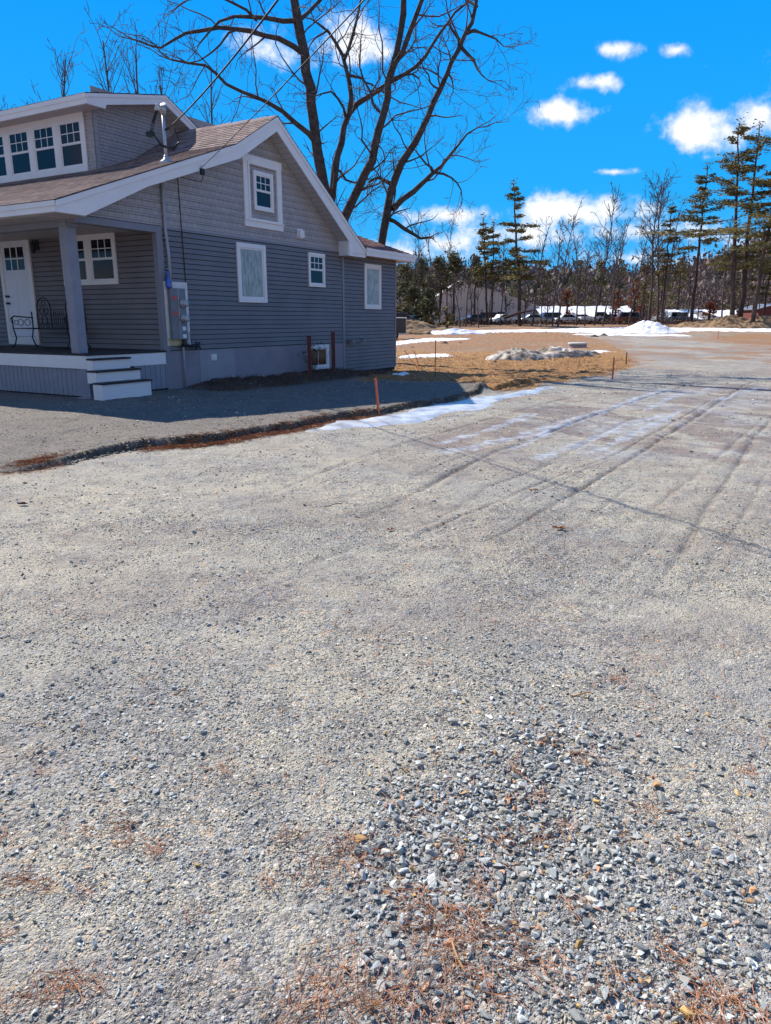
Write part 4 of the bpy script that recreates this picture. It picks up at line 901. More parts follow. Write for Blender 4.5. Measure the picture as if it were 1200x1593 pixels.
mb = MB(); mb.box(6.72, 6.90, -.10, 0, 3.62, 3.80); mb.box(6.70, 6.92, -.03, 0, 3.60, 3.84); mb.build('wall_vent', M['white'], house, bevel=.008)
mb = MB(); mb.box(3.30, 3.48, -.035, -.01, .70, .84); mb.box(3.32, 3.46, -.045, -.034, .72, .82); mb.build('outlet_cover', M['board'], house, bevel=.004)
mb = MB(); mb.tube([(9.0, -.02, 1.0), (9.0, -.20, .99)], .035, 8); mb.box(8.96, 9.30, -.10, -.01, .93, 1.02); mb.tube([(9.3, -.06, .98), (9.50, -.16, .98)], .04, 8); mb.lathe([(.07, -.05), (.07, .05)], (9.54, -.18, 1.0), 10); mb.build('gas_fitting', M['panelgrey'], house)
# service mast through the roof
mu, mv, mz = 2.46, .10, 4.70
mb = MB(); mb.tube([(mu, mv, mz-.1), (mu, mv, 5.62)], .033, 12); mast = mb.build('service_mast', M['steel'], house, smooth=True)
mb = MB(); mb.lathe([(.14, -.05), (.12, .02), (.06, .06), (.042, .12), (.036, .13)], (mu, mv, mz), 16); mb.build('mast_boot', M['steel'], mast, smooth=True)
mb = MB(); mb.tube([(mu, mv, 5.58), (mu, mv, 5.66), (mu-.04, mv-.05, 5.72), (mu-.13, mv-.02, 5.70), (mu-.17, mv+.02, 5.62)], [.05, .07, .08, .07, .045], 10); mb.build('weather_head', M['steel'], mast, smooth=True)
mb = MB()
for k, s_ in enumerate((0, .03, -.03)):
    mb.tube([(mu-.15, mv+s_, 5.64), (mu-.28, mv+s_-.02, 5.42), (mu-.34, mv+s_, 5.22+s_), (mu-.22, mv-.12, 4.98-abs(s_)), (mu-.02, mv-.24, 4.92+s_), (mu+.12, mv-.28, 5.08), (mu+.06, mv-.22, 5.32)], .012, 5)
mb.box(mu-.42, mu-.30, mv-.05, mv+.08, 5.12, 5.20); mb.tube([(mu, mv-.04, 5.30), (mu, mv-.14, 5.32)], .025, 6); mb.build('service_drop_loops', M['black'], mast)

# bench on the porch
bx, by = huv(1.42, 3.0)
bench = empty('garden_bench', (bx, by, .975), 'black wrought iron garden bench with scrolled back on the porch', 'bench', rz=math.pi/2-PSI)
def arc(c, r, a0, a1, n=14, plane='yz', x=0):
    return [(x, c[0]+r*math.cos(a), c[1]+r*math.sin(a)) for a in np.linspace(a0, a1, n)]
W = .92; mb = MB()
mb.tube([(.28, -W, .42), (.28, -W, .9)], .014, 6)
for c in (-.5, .5):
    mb.tube([(.30, c-.24, .42), (.30, c-.24, .86)]+arc((c, .86), .24, math.pi, 0, 14, x=.30)+[(.30, c+.24, .42)], .014, 6)
    for (yy, zz, rr) in ((c-.08, .82, .07), (c+.08, .82, .07), (c, .62, .10), (c-.1, .5, .05), (c+.1, .5, .05), (c, .98, .06)): mb.tube(arc((yy, zz), rr, 0, 2*math.pi, 14, x=.30), .009, 5)
for k in range(6): mb.tube([(.30, -.18+k*.07, .42), (.30, -.18+k*.07, .80)], .008, 5)
mb.tube([(.30, -W, .68), (.30, -.72, .70)], .012, 5); mb.tube([(.30, -W, .42), (.30, W, .42)], .016, 6); mb.build('backrest', M['iron'], bench)
mb = MB()
for k in range(9): mb.tube([(.28-.06*k, -W, .43), (.28-.06*k, W, .43)], .012, 6)
mb.build('seat', M['iron'], bench)
for s_ in (-1, 1):
    mb = MB(); mb.tube([(.30, s_*W, .66), (.05, s_*W, .68), (-.18, s_*W, .70), (-.26, s_*W, .64), (-.24, s_*W, .56)], .015, 6)
    for rr, xx in ((.07, .15), (.07, -.02), (.05, -.13)): mb.tube([(xx+rr*math.cos(a), s_*W, .56+rr*math.sin(a)) for a in np.linspace(0, 6.28, 12)], .008, 5)
    mb.build('armrest', M['iron'], bench)
    for xx, sg in ((-.22, -1), (.28, 1)):
        mb = MB(); mb.tube([(xx, s_*W, .66 if sg < 0 else .8), (xx, s_*W, .42), (xx+.05*sg*-1, s_*W, .22), (xx, s_*W, .08), (xx+.06*sg, s_*W, .015), (xx+.08*sg, s_*W, .05)], .015, 6); mb.build('leg', M['iron'], bench)
# blue bottle on the meter board
x, y = huv(2.09, -.10); bt = empty('spray_bottle', (x, y, 2.23), 'blue bottle standing on top of the grey meter cabinet', 'bottle')
mb = MB(); mb.lathe([(.045, 0), (.055, .02), (.055, .15), (.03, .21), (.018, .24), (.018, .26)], (0, 0, 0), 14); mb.build('body', M['bottle'], bt, smooth=True)
mb = MB(); mb.lathe([(.02, .26), (.022, .30), (.012, .31)], (0, 0, 0), 10); mb.box(-.05, .02, -.012, .012, .30, .33); mb.build('cap', M['bottle'], bt)

# wires
def wire(name, pts, r, m, label, cat='cable'):
    mb = MB(); mb.tube(pts, r, 6); o = mb.build(name, m, None, smooth=True); return tag(o, label, cat)
x, y = huv(mu, mv-.12); A = np.array([x, y, 5.32]); Bq = np.array([4.5, -2.5, 6.5]); pts = []
w0 = np.array([-3.34, 13.43, 5.05]); w1 = np.array([-.88, 8.69, 5.15])
for t in np.linspace(0, 1, 26): p = A+(Bq-A)*t; p[2] -= 2.6*t*(1-t); pts.append(p)
wire('service_cable', pts, .013, M['black'], 'thick twisted service cable running up from the roof mast', 'cable')
x, y = huv(3.0, -.37); A = np.array([x, y, 4.66]); Bq = A+(at_depth(545, 0, 8.0)-A)*2.3; pts = [A+(Bq-A)*t-np.array([0, 0, .5*t*(1-t)]) for t in np.linspace(0, 1, 26)]
wire('phone_cable', pts, .007, M['black'], 'thin phone line running up from the rake board of the house', 'cable')
x1, y1 = huv(2.62, -.05); mb = MB(); mb.tube([(2.95, -.38, 4.66), (2.98, -.40, 4.50), (2.92, -.40, 4.36), (2.80, -.36, 4.36), (2.62, -.05, 4.45)], .008, 5); mb.build('drip_loop', M['black'], house)
mb = MB(); mb.box(2.93, 3.03, -.40, -.355, 4.50, 4.62); mb.build('cable_clamp', M['iron'], house)

# stakes and posts
def stake(name, x, y, h, w, m, label, cat='stake', lean=(0, 0), z=None, group=None):
    z0 = float(height(x, y, False))-.05; mb = MB(); mb.tube([(x, y, z0), (x+lean[0], y+lean[1], z0+h+.05)], [w, w*.9], 4)
    o = mb.build(name, m); return tag(o, label, cat, group)
p = on_z(590, 641, .06); stake('marker_stake', p[0], p[1], .62, .024, M['orangestake'], 'orange wooden stake at the driveway edge beside the snow strip', lean=(-.06, 0))
for (u, lb) in ((6.35, 'left of two red brown steel posts in front of the basement window'), (7.45, 'right of two red brown steel posts in front of the basement window')):
    x, y = huv(u, -.55); z0 = float(height(x, y)); mb = MB(); mb.box(x-.05, x+.05, y-.05, y+.05, z0-.1, z0+.98 if u < 7 else z0+1.02); mb.box(x-.056, x+.056, y-.056, y+.056, z0+.96, z0+.985); o = mb.build('steel_post', M['postred'], bevel=.006); tag(o, lb, 'post')
p = gat(677, 586); stake('wire_stake', p[0], p[1], .98, .012, M['greenstake'], 'thin dark green steel stake standing in the dead grass')
p = gat(953, 590); stake('survey_stake', p[0], p[1], .60, .022, M['redstake'], 'bright red survey stake at the field corner, nearest the road')
for (x, y, h, lb, m) in ((974, 568, .45, 'thin dark rod behind the red survey stake', 'greenstake'), (1117, 527, .8, 'small red stake in the far brown field on the right', 'redstake'), (893, 520, 1.6, 'thin dark marker rod on the far snow band, left one', 'greenstake'), (1039, 519, 1.5, 'thin dark marker rod beside the tall snow mound', 'greenstake')):
    p = gat(x, y); stake('marker_rod', p[0], p[1], h, .02, M[m], lb)
for (x, y, lx, lb) in ((652, 574, -.5, 'reddish dead stalk leaning left near the house corner, lower one'), (654, 574, -.22, 'reddish dead stalk leaning left near the house corner, steeper one')):
    p = gat(x, y); stake('dead_weed', p[0], p[1], .62, .012, M['redstake'], lb, 'weed', lean=(lx, 0))
# concrete riser ring in the field
p = gat(902, 541); ring = empty('concrete_riser', (p[0], p[1]+.5, float(height(p[0], p[1], False))), 'round pale concrete well ring with a lid in the brown field', 'concrete ring')
mb = MB(); mb.lathe([(.52, -.05), (.52, .16), (.50, .18)], (0, 0, 0), 28); mb.build('ring', M['concrete_lt'], ring)
mb = MB(); mb.lathe([(.56, .18), (.56, .25), (.53, .275), (.0, .285)], (0, 0, 0), 28); mb.build('lid', mat('pale concrete lid', (.5, .49, .48), .8, .1, 5), ring)
# leaves, sticks, black stone
def leaf(px, py, size, lb, rot):
    p = on_z(px, py, 0); z = float(height(p[0], p[1])); g = np.random.default_rng(int(px)); n = 22; V = []
    for i in range(n):
        a = 2*math.pi*i/n; r = (1-.42*(i % 3 == 0))*(.55+.45*abs(math.cos(a))); X = r*math.cos(a)*size; Y = r*math.sin(a)*size*.6
        V.append((X, Y, .010+.35*abs(Y)+.12*size*math.sin(3*a)))
    V.append((0, 0, .006)); top = [(x, y, z_+.0015) for x, y, z_ in V]
    F = [(i, (i+1) % n, n) for i in range(n)][::-1]; F2 = [(n+1+i, n+1+(i+1) % n, 2*n+1) for i in range(n)]
    mb = MB(); mb.add([(x, y, z_-.0015) for x, y, z_ in V]+top, [f[::-1] for f in F]+F2); mb.tube([(size*.8, 0, .01), (size*1.5, .1*size, .012)], .0015, 4)
    o = mb.build('dead_leaf', M['oakleaf']); o.location = (p[0], p[1], z+.004); o.rotation_euler = (0, .1, rot); tag(o, lb, 'leaf')
leaf(870, 829, .062, 'largest dry brown oak leaf lying on the road right of centre', .2); leaf(608, 827, .040, 'dry brown leaf lying left of the largest oak leaf', .9); leaf(830, 766, .045, 'dry brown leaf lying where the wire shadow crosses the road', 2.8)
leaf(790, 1249, .030, 'rust leaf among the coarse stones', 1.2); leaf(1045, 655, .06, 'pale leaf on the icy tyre tracks', .3)
p = on_z(36, 787); mb = MB(); V, F = PROTO[2]; mb.add(V*[.06, .05, .05], [tuple(f) for f in F]); o = mb.build('black_stone', M['rock']); o.location = (p[0], p[1], float(height(p[0], p[1]))+.02); tag(o, 'small black stone lying alone at the left road edge', 'stone')
for (x, y, a, L_, lb) in ((518, 788, .1, .16, 'dark twig lying on the road left of centre'), (730, 1505, 1.9, .16, 'pale curved straw among the coarse stones'), (280, 1083, .0, .05, 'short pale twig on the gravel'), (905, 1085, -.2, .10, 'pale wood splinter lying on the gravel right of centre')):
    p = on_z(x, y); z = float(height(p[0], p[1])); mb = MB(); d = np.array([math.cos(a), math.sin(a)]); mb.tube([(p[0]+d[0]*t*L_-d[1]*.12*L_*math.sin(3*t+1), p[1]+d[1]*t*L_+d[0]*.12*L_*math.sin(3*t+1), z+.012+.01*math.sin(5*t)) for t in np.linspace(-.5, .5, 7)], .0035, 5)
    tag(mb.build('twig', M['bark'] if y < 900 else M['straw']), lb, 'twig')
#@@REST
# ---------------------------------------------------------------- trees
class Tubes:
    """fast collector of tapered tubes"""
    def __init__(s): s.V = []; s.F = []; s.n = 0
    def add(s, P, R, k=5):
        P = np.asarray(P, float); n = len(P); R = np.asarray(R, float); t = np.gradient(P, axis=0); t /= np.linalg.norm(t, axis=1)[:, None]+1e-9
        ref = np.array([0, 0, 1.]) if abs(t[0, 2]) < .85 else np.array([1., 0, 0]); a = np.cross(t, ref); a /= np.linalg.norm(a, axis=1)[:, None]+1e-9; b = np.cross(t, a)
        an = np.arange(k)*2*math.pi/k
        s.V.append((P[:, None]+(a[:, None]*np.cos(an)[None, :, None]+b[:, None]*np.sin(an)[None, :, None])*R[:, None, None]).reshape(-1, 3))
        i = np.arange(n-1)[:, None]*k; j = np.arange(k)[None]; q = (j+1) % k
        s.F.append(np.stack([i+j, i+q, i+k+q, i+k+j], -1).reshape(-1, 4)+s.n); s.n += n*k
    def build(s, name, m, parent=None): return fastmesh(name, np.concatenate(s.V), np.concatenate(s.F), m, parent, smooth=True)
def rnd_dir(g, d, ang):
    d = d/np.linalg.norm(d); r = g.normal(size=3); r -= d*np.dot(r, d); r /= np.linalg.norm(r)+1e-9; return d*math.cos(ang)+r*math.sin(ang)
def grow(T, g, p, d, L, r, lvl, k, kink=.16, up=.05, minr=.01, dens=1.0, seg=None):
    """a branch that wanders, with children"""
    n = seg or max(3, int(4+L*1.0)) if lvl > 0 else 3
    P = [p]; D = [d]
    for i in range(n):
        d = d+g.normal(0, kink, 3)+np.array([0, 0, up]); d /= np.linalg.norm(d); p = p+d*L/n; P.append(p); D.append(d)
    R = np.linspace(r, max(r*.28, minr), n+1); T.add(P, R, k)
    if lvl <= 0: return
    m = max(1, int((2.2+L*.9)*dens))
    for j in range(m):
        t = g.uniform(.22, 1.0); i = min(n-1, int(t*n)); f = t*n-i; q = P[i]*(1-f)+P[min(n, i+1)]*f
        nd = rnd_dir(g, D[i], g.uniform(.45, 1.05)); nd[2] += .12; LL = L*g.uniform(.32, .62)*(1.15-.5*t)
        grow(T, g, q, nd, LL, max(minr, R[i]*g.uniform(.35, .6)), lvl-1, 4 if lvl > 2 else 3, kink*1.15, up, minr, dens)

# the big bare trees behind the house: limbs follow their own courses in space
def zz(x, y): return 200+x*.51667, y*.51667
def big_tree(label, base_px, depth, limbs, seed, group='big bare trees behind the house'):
    g = np.random.default_rng(seed); b0 = at_depth(*zz(*base_px), depth); bz = float(height(b0[0], b0[1], False))
    root = empty('bare_tree', (b0[0], b0[1], bz), label, 'tree', group=group); T = Tubes(); W = Tubes(); off = np.array([b0[0], b0[1], bz])
    for li, (pts, r0, r1, dy0, dy1) in enumerate(limbs):
        n = len(pts); P = []
        for i, q in enumerate(pts):
            t = i/(n-1); P.append(at_depth(*zz(*q), depth+dy0+(dy1-dy0)*t))
        P = np.array(P); s = np.concatenate([[0], np.cumsum(np.linalg.norm(np.diff(P, axis=0), axis=1))]); m = max(6, int(s[-1]/.45)); ss = np.linspace(0, s[-1], m)
        Q = np.stack([np.interp(ss, s, P[:, k]) for k in range(3)], -1); 
        for _ in range(2): Q[1:-1] = .25*Q[:-2]+.5*Q[1:-1]+.25*Q[2:]
        sc = depth/(FPX*.51667**-1)*1.0; R = np.linspace(r0, r1, m)*depth*.51667/FPX*(1+g.normal(0, .05, m))
        Q[1:-1] += g.normal(0, .035, (m-2, 3)); T.add(Q-off, R, 10 if r0 > 8 else 7)
        d = np.gradient(Q, axis=0); thin = r1 < 2.6
        for i in range(2, m):
            if Q[i][2] < 4.5: continue
            pr = (.95 if r0 < 8 else .6)
            if g.random() < pr:
                nd = rnd_dir(g, d[i], g.uniform(.5, 1.2)); nd[2] += .1; L = g.uniform(.7, 2.3)*(1 if r0 < 8 else 1.15)
                grow(W, g, Q[i]-off, nd, L, min(.035, R[i]*.42), 2, 4, .24, .03, .0058, 1.1)
        nd = d[-1]/np.linalg.norm(d[-1])
        for q in range(2): grow(W, g, Q[-1]-off, rnd_dir(g, nd, .3), g.uniform(.7, 1.5), R[-1]*.8, 2, 4, .2, .03, .0065, 1.0)
    T.build('trunk', M['bark'], root); W.build('crown', M['twig'], root); return root
big_tree('tall bare tree behind the house with three trunks and a long left limb', (560, 1180), 27, [
    ([(560,1180),(575,900),(590,700),(598,600),(592,540),(575,480),(560,400),(548,300),(540,200),(515,80),(495,0),(480,-90),(470,-190)], 20, 11, 0, 0),
    ([(566,432),(540,400),(480,340),(415,300),(340,270),(300,265),(265,205),(190,190),(130,180)], 7.5, 2.2, 0, -3),
    ([(532,165),(510,142),(470,112),(400,100),(330,88),(250,85),(170,95),(120,130),(95,165),(60,140),(20,120)], 8, 2.0, 0, -2.5),
    ([(512,62),(480,52),(430,72),(385,60),(350,35),(290,45),(240,80),(215,130)], 7, 2, 0, -2),
    ([(385,60),(350,20),(330,0),(250,-20),(180,0)], 4, 1.5, -1, -3),
    ([(330,88),(290,110),(250,150),(215,200),(180,190)], 3, 1.2, -1.5, -3),
    ([(515,60),(560,20),(620,-40),(650,-90)], 6, 3, 0, 2),
    ([(600,640),(625,590),(615,520),(640,420),(660,350),(672,260),(670,225),(650,180),(630,120),(600,90),(570,70)], 12, 3, .5, 1.5),
    ([(660,350),(700,300),(760,265),(830,230),(890,190),(930,100),(960,60),(1000,30),(1040,-20)], 8, 2.5, 1, 3),
    ([(655,360),(650,310),(630,275),(590,272),(560,290)], 4, 1.5, 1, -1),
    ([(670,228),(700,232),(730,250),(745,265)], 4, 2, 1, 2),
    ([(650,180),(670,130),(690,60),(700,0),(705,-80)], 5, 2.5, 1, 3),
    ([(600,90),(560,120),(540,150)], 3, 1.2, 1, 0),
    ([(615,500),(650,540),(700,565),(720,540)], 4, 1.5, 1, 0),
    ([(600,900),(620,760),(650,632),(700,560),(735,470),(765,370),(790,250),(805,150),(828,70),(835,0),(838,-120)], 16, 6.5, 0, -1),
    ([(798,200),(830,130),(865,60),(890,0),(920,-80)], 7, 4.5, -.8, -2),
    ([(770,350),(740,300),(700,250),(690,180),(700,120)], 4, 1.5, -.5, 1),
    ([(800,235),(850,215),(885,235),(870,270)], 3.5, 1.2, -.8, -2),
    ([(735,470),(700,440),(705,380),(690,330)], 3, 1.2, -.5, -2)], 5)
big_tree('leaning bare tree right of the three trunks with a low crooked limb over the addition', (735, 1150), 29, [
    ([(735,1150),(745,900),(760,715),(780,640),(790,560),(840,470),(880,400),(920,320),(960,220),(1000,150),(1030,70),(1055,0),(1060,-70)], 17, 4, 0, 0),
    ([(795,630),(850,580),(910,530),(920,520),(960,480),(1000,420),(1050,385)], 9, 1.8, 0, 1.5),
    ([(920,522),(900,490),(870,462),(862,450)], 4, 1.5, .6, 0),
    ([(925,520),(960,525),(990,545),(1005,575),(1005,600)], 4, 1.3, .8, 2),
    ([(795,555),(765,532),(740,535),(722,550)], 6, 2, 0, -.8),
    ([(774,656),(800,664),(830,672),(855,705),(880,728),(900,728),(905,715)], 6.5, 3, 0, -1),
    ([(1005,145),(1035,155),(1045,190),(1055,240),(1080,240)], 5, 1.3, 0, -1.5),
    ([(1003,130),(975,80),(950,65),(935,80)], 4.5, 1.6, 0, 1.2),
    ([(1019,100),(1035,92),(1070,92),(1095,110),(1130,140)], 5, 1.3, 0, 1.5),
    ([(960,220),(985,260),(970,290)], 2.5, 1, 0, 1),
    ([(940,270),(900,240),(880,180)], 3, 1.2, 0, -1),
    ([(800,555),(805,600),(790,640)], 3, 1.5, 0, .5),
    ([(1050,20),(1010,-10),(980,-60)], 4, 2, 0, 1.5)], 6)

def bare_tree(px, topy, basey, depth, label, seed, lean=0.0, r=.17, group=None, cat='tree', lv=3, forks=0, crown=.45, dens=1.0, m='farbark', minr=.022):
    g = np.random.default_rng(seed); q = px_dir(px, basey); x = q[0]*depth/q[1]; bz = float(height(x, depth, False)); top = at_depth(px, topy, depth)[2]; H = (top-bz)
    root = empty('bare_tree', (x, depth, bz), label, cat, group=group); T = Tubes(); W = Tubes(); D = []
    n = 12; P = [np.array([0, 0, -.2])]; d = np.array([lean, 0, 1.])
    for i in range(n): d = d+np.append(g.normal(0, .035, 2), 0); dd = d/np.linalg.norm(d); P.append(P[-1]+dd*H/n); D.append(dd)
    R = np.linspace(r, .03, n+1); T.add(P, R, 6)
    for k in range(int(15*dens*(H/12))):
        t = g.uniform(crown, .98); i = int(t*n); f = t*n-i; p = P[i]*(1-f)+P[i+1]*f
        a = g.uniform(0, 6.28); el = g.uniform(.7, 1.25); nd = np.array([math.cos(a)*math.cos(el), math.sin(a)*math.cos(el), math.sin(el)]); L = H*g.uniform(.14, .30)*(1.15-.6*t)
        grow(W, g, p, nd, L, max(minr*1.3, R[i]*.5), 2, 4, .12, .05, minr, .8)
    T.build('trunk', M[m], root); W.build('crown', M['twig'], root); return root
def leafcards(C, S, g, flat=.5):
    """small pointed solids (thin tetrahedra) used as leaf clumps"""
    n = len(C); v = g.normal(size=(n, 4, 3)); v /= np.linalg.norm(v, axis=2)[:, :, None]; v[:, :, 2] *= flat; V = C[:, None]+v*S[:, None, None]
    i = np.arange(n)[:, None]*4; F = np.concatenate([i+[[0, 1, 2]], i+[[0, 3, 1]], i+[[1, 3, 2]], i+[[2, 3, 0]]]); return V.reshape(-1, 3), F
def pine(px, topy, basey, depth, label, seed, lean=0.0, r=.26, crown0=.35, spread=.2, group=None, dens=1.0, basedx=0, mfol='pine'):
    g = np.random.default_rng(seed); q = px_dir(px+basedx, basey); x = q[0]*depth/q[1]; bz = float(height(x, depth, False)); tp = at_depth(px, topy, depth); H = tp[2]-bz
    root = empty('pine_tree', (x, depth, bz), label, 'tree', group=group); T = Tubes(); n = 12; dx = tp[0]-x
    P = [np.array([dx*(i/n)**1.1+g.normal(0, .06)*(0 < i < n), g.normal(0, .06), H*i/n-.2*(i == 0)]) for i in range(n+1)]; R = np.linspace(r, .05, n+1); T.add(P, R, 7)
    B = Tubes(); C = []; S = []; z = crown0
    while z < .985:
        tt = (z-crown0)/(1-crown0); k = g.integers(2, 5)
        for j in range(k):
            a = g.uniform(0, 6.28); L = H*spread*(1-tt)**.65*g.uniform(.5, 1.45)*(1 if tt > .12 else .75)
            L *= (1.5 if g.random() < .16 else (.55 if g.random() < .25 else 1))
            if L < .3: L = .3
            i = int(z*n); f = z*n-i; p = P[i]*(1-f)+P[i+1]*f; dz = g.uniform(-.12, .22)+.45*tt**1.5
            m = 5; q = [p]; d = np.array([math.cos(a), math.sin(a), dz-.15])
            for s_ in range(m): d = d+np.array([g.normal(0, .12), g.normal(0, .12), .02]); q.append(q[-1]+d/np.linalg.norm(d)*L/m)
            q = np.array(q); B.add(q, np.linspace(.06, .02, m+1), 3)
            nn = int((14+L*30)*dens)
            for c in range(nn):
                t = g.uniform(.38, 1.05)*m; i2 = min(m-1, int(t)); c0 = q[i2]*(1-(t-i2))+q[i2+1]*(t-i2); w = .12+.13*L*(1-abs(t/m-.7))
                C.append(c0+np.array([g.normal(0, w), g.normal(0, w), g.normal(.04, .10)])); S.append(g.uniform(.10, .27))
        z += g.uniform(.028, .072)
    for c in range(30): C.append(P[-1]+g.normal(0, .25, 3)*[1, 1, 1.4]); S.append(g.uniform(.1, .25))
    T.build('trunk', M['pinebark'], root); B.build('limbs', M['pinebark'], root)
    V, F = leafcards(np.array(C), np.array(S), g, .45); fastmesh('crown', V, F, M[mfol], root); return root
def evergreen(px, topy, basey, depth, wpx, label, seed, mfol='evergreen', dens=1.0, group=None, low=.08):
    g = np.random.default_rng(seed); q = px_dir(px, basey); x = q[0]*depth/q[1]; bz = float(height(x, depth, False)); H = at_depth(px, topy, depth)[2]-bz; W = wpx*depth/FPX
    root = empty('evergreen_tree', (x, depth, bz), label, 'tree', group=group); T = Tubes(); T.add([(0, 0, -.2), (g.normal(0, .2), 0, H*.5), (g.normal(0, .3), 0, H*.95)], [.22, .14, .04], 6)
    C = []; S = []; nc = int(34*dens)
    for k in range(nc):
        t = g.uniform(low, 1)**.8; rad = W*(1-t**2.2)*.95+.15; a = g.uniform(0, 6.28); rr = rad*math.sqrt(g.uniform(.1, 1)); c = np.array([rr*math.cos(a), rr*math.sin(a), H*t*.97]); cs = g.uniform(.4, 1.1)*(1.2-.6*t)*min(1.3, W/2.2)
        m = int(60*dens); pts = c+g.normal(0, 1, (m, 3))*[cs*.6, cs*.6, cs*.42]; C.append(pts); S.append(g.uniform(.08, .30, m))
        if k % 3 == 0: T.add([np.array([0, 0, max(.3, c[2]-.5)]), c], [.06, .02], 3)
    T.build('trunk', M['pinebark'], root); V, F = leafcards(np.concatenate(C), np.concatenate(S), g, .7); fastmesh('crown', V, F, M[mfol], root); return root

# left cluster behind the field
for k, (px, ty, w, dpt, mf, lb) in enumerate([
    (628,410,26,104,'evergreen','dark evergreen nearest the house corner'),(655,398,24,108,'evergreen','bushy evergreen behind the tan dirt pile'),(682,400,22,104,'evergreen','tall dense evergreen left of the grey warehouse gable'),
    (706,388,24,112,'evergreen','tallest dense evergreen over the warehouse gable'),(642,442,22,98,'evergreen','low shaggy evergreen above the black trailer'),(738,398,16,116,'evergreen','narrow evergreen between warehouse gable and the first pine'),
    (668,450,20,96,'evergreen','low olive evergreen left of the warehouse wall'),(695,478,9,92,'pine','small bright green young pine in front of the warehouse wall')]):
    evergreen(px, ty, 507, dpt, w, lb, 200+k, mf, dens=1.0 if k < 7 else .35, group='evergreens by the warehouse', low={2: .38, 3: .42, 5: .5, 1: .25}.get(k, .12))
for k, (px, ty, dpt, lean, r, crn, spr, lb) in enumerate([
    (752,338,104,.0,.16,.45,.13,'slender dark pine left of the tall lone pine'),(768,345,106,.0,.15,.45,.13,'thin reddish pine right beside the slender dark pine'),
    (799,287,98,.0,.26,.38,.20,'tall lone pine with layered limbs in the middle distance'),
    (1046,322,100,-.0,.19,.45,.13,'bushy pine right of the many stemmed bare tree'),(1101,258,96,.0,.24,.50,.16,'slim pine leaning right, left of the tallest pines'),
    (1150,192,88,.0,.30,.30,.25,'left one of the two tallest far right pines'),(1182,195,90,.0,.32,.36,.21,'right one of the two tallest far right pines'),(1222,210,84,.0,.27,.45,.21,'leaning pine at the right photo edge')]):
    bdx = {0: 6, 1: -3, 2: 11, 3: -16, 4: -26, 5: -12, 6: -32, 7: -52}[k]
    pine(px, ty, 504, dpt, lb, 300+k, r=r, crown0=crn, spread=spr, basedx=bdx, group='tall pines at the far edge of the clearing', dens=2.0 if k == 2 else (1.6 if k > 3 else 1.2))
pine(1215, 330, 504, 92, 'small pine with a thin trunk below the leaning edge pine', 320, r=.14, crown0=.3, spread=.16, basedx=-30, group='tall pines at the far edge of the clearing')
for k, (px, ty, dpt, ln, r, lb) in enumerate([
    (652,352,112,.02,.11,'thin bare tree rising above the left evergreens'),(696,345,116,-.02,.12,'bare tree above the tallest dense evergreen'),(716,420,94,.0,.09,'bare sapling in front of the warehouse gable'),
    (725,390,96,.01,.10,'thin straight bare tree against the warehouse'),(778,372,100,.03,.10,'bare tree just left of the tall lone pine'),(745,430,92,.0,.08,'small bare tree between the slender pines'),
    (828,345,98,.05,.13,'bare tree just right of the tall lone pine'),(860,362,100,-.04,.12,'crooked bare tree right of the lone pine'),(868,330,96,.12,.13,'bare tree leaning right above the parked blue car'),
    (897,345,102,.0,.11,'straight bare tree above the long snowy roof'),(925,308,100,.05,.13,'wide bare tree left of the centre of the far clearing'),(938,335,97,.09,.11,'thin bare tree leaning right beside the wide one'),
    (952,360,104,.02,.16,'thick bare trunk by the white pickup'),(978,362,99,.06,.11,'bare tree leaning right near the snow roof end'),(1010,282,98,.0,.20,'tallest bare tree with a broad fan crown'),
    (1022,283,102,.02,.15,'second stem beside the tallest bare tree'),(1030,330,96,.03,.12,'slim bare tree between the fan crown and the bushy pine'),(1068,370,104,.0,.10,'small bare tree left of the slim leaning pine'),
    (1122,345,110,.0,.13,'bare tree with brown leaves left of the tallest pines'),(842,420,94,.0,.07,'low bare sapling left of the snowy roof'),(1085,400,110,.0,.09,'low bare tree behind the slim leaning pine'),(1178,420,100,.04,.09,'thin bare sapling under the edge pines')]):
    bare_tree(px, ty, 505, dpt, lb, 400+k, lean=ln, r=r, group='bare trees along the far clearing', crown=.35 if k not in (12,) else .3, dens=1.7 if k in (14, 15, 10) else 1.05)
for k, (px, ty, dpt, ln, r, lb) in enumerate([
    (668,430,101,.0,.08,'twiggy bare sapling at the left end of the warehouse wall'),(682,425,103,.02,.08,'twiggy bare sapling under the tall dense evergreen'),(704,432,100,-.02,.07,'twiggy bare sapling under the tallest dense evergreen'),(733,428,101,.0,.08,'twiggy bare sapling just left of the slender pines'),
    (760,432,102,.03,.08,'twiggy bare sapling between the slender and the reddish pine'),(788,425,101,-.03,.08,'twiggy bare sapling left of the lone pine trunk'),(815,428,103,.0,.08,'twiggy bare sapling right of the lone pine trunk'),(850,432,101,.02,.07,'twiggy bare sapling at the left end of the snowy roof'),
    (640,385,103,.0,.10,'bare grey tree rising among the left evergreens'),(672,372,101,.0,.10,'bare grey tree left of the tall dense evergreen'),(910,372,98,-.03,.10,'bare tree right of the straight one above the snowy roof'),(995,380,101,-.04,.10,'bare tree leaning left beside the fan crown tree'),(1135,400,101,.0,.10,'bare tree close left of the tallest pine trunks'),(1160,410,104,.0,.10,'bare tree behind the tallest pine trunks')]):
    bare_tree(px, ty, 505, dpt, lb, 450+k, lean=ln, r=r, group='bare trees along the far clearing', crown=.12 if k < 8 else .3, dens=2.2 if k < 8 else 1.5)
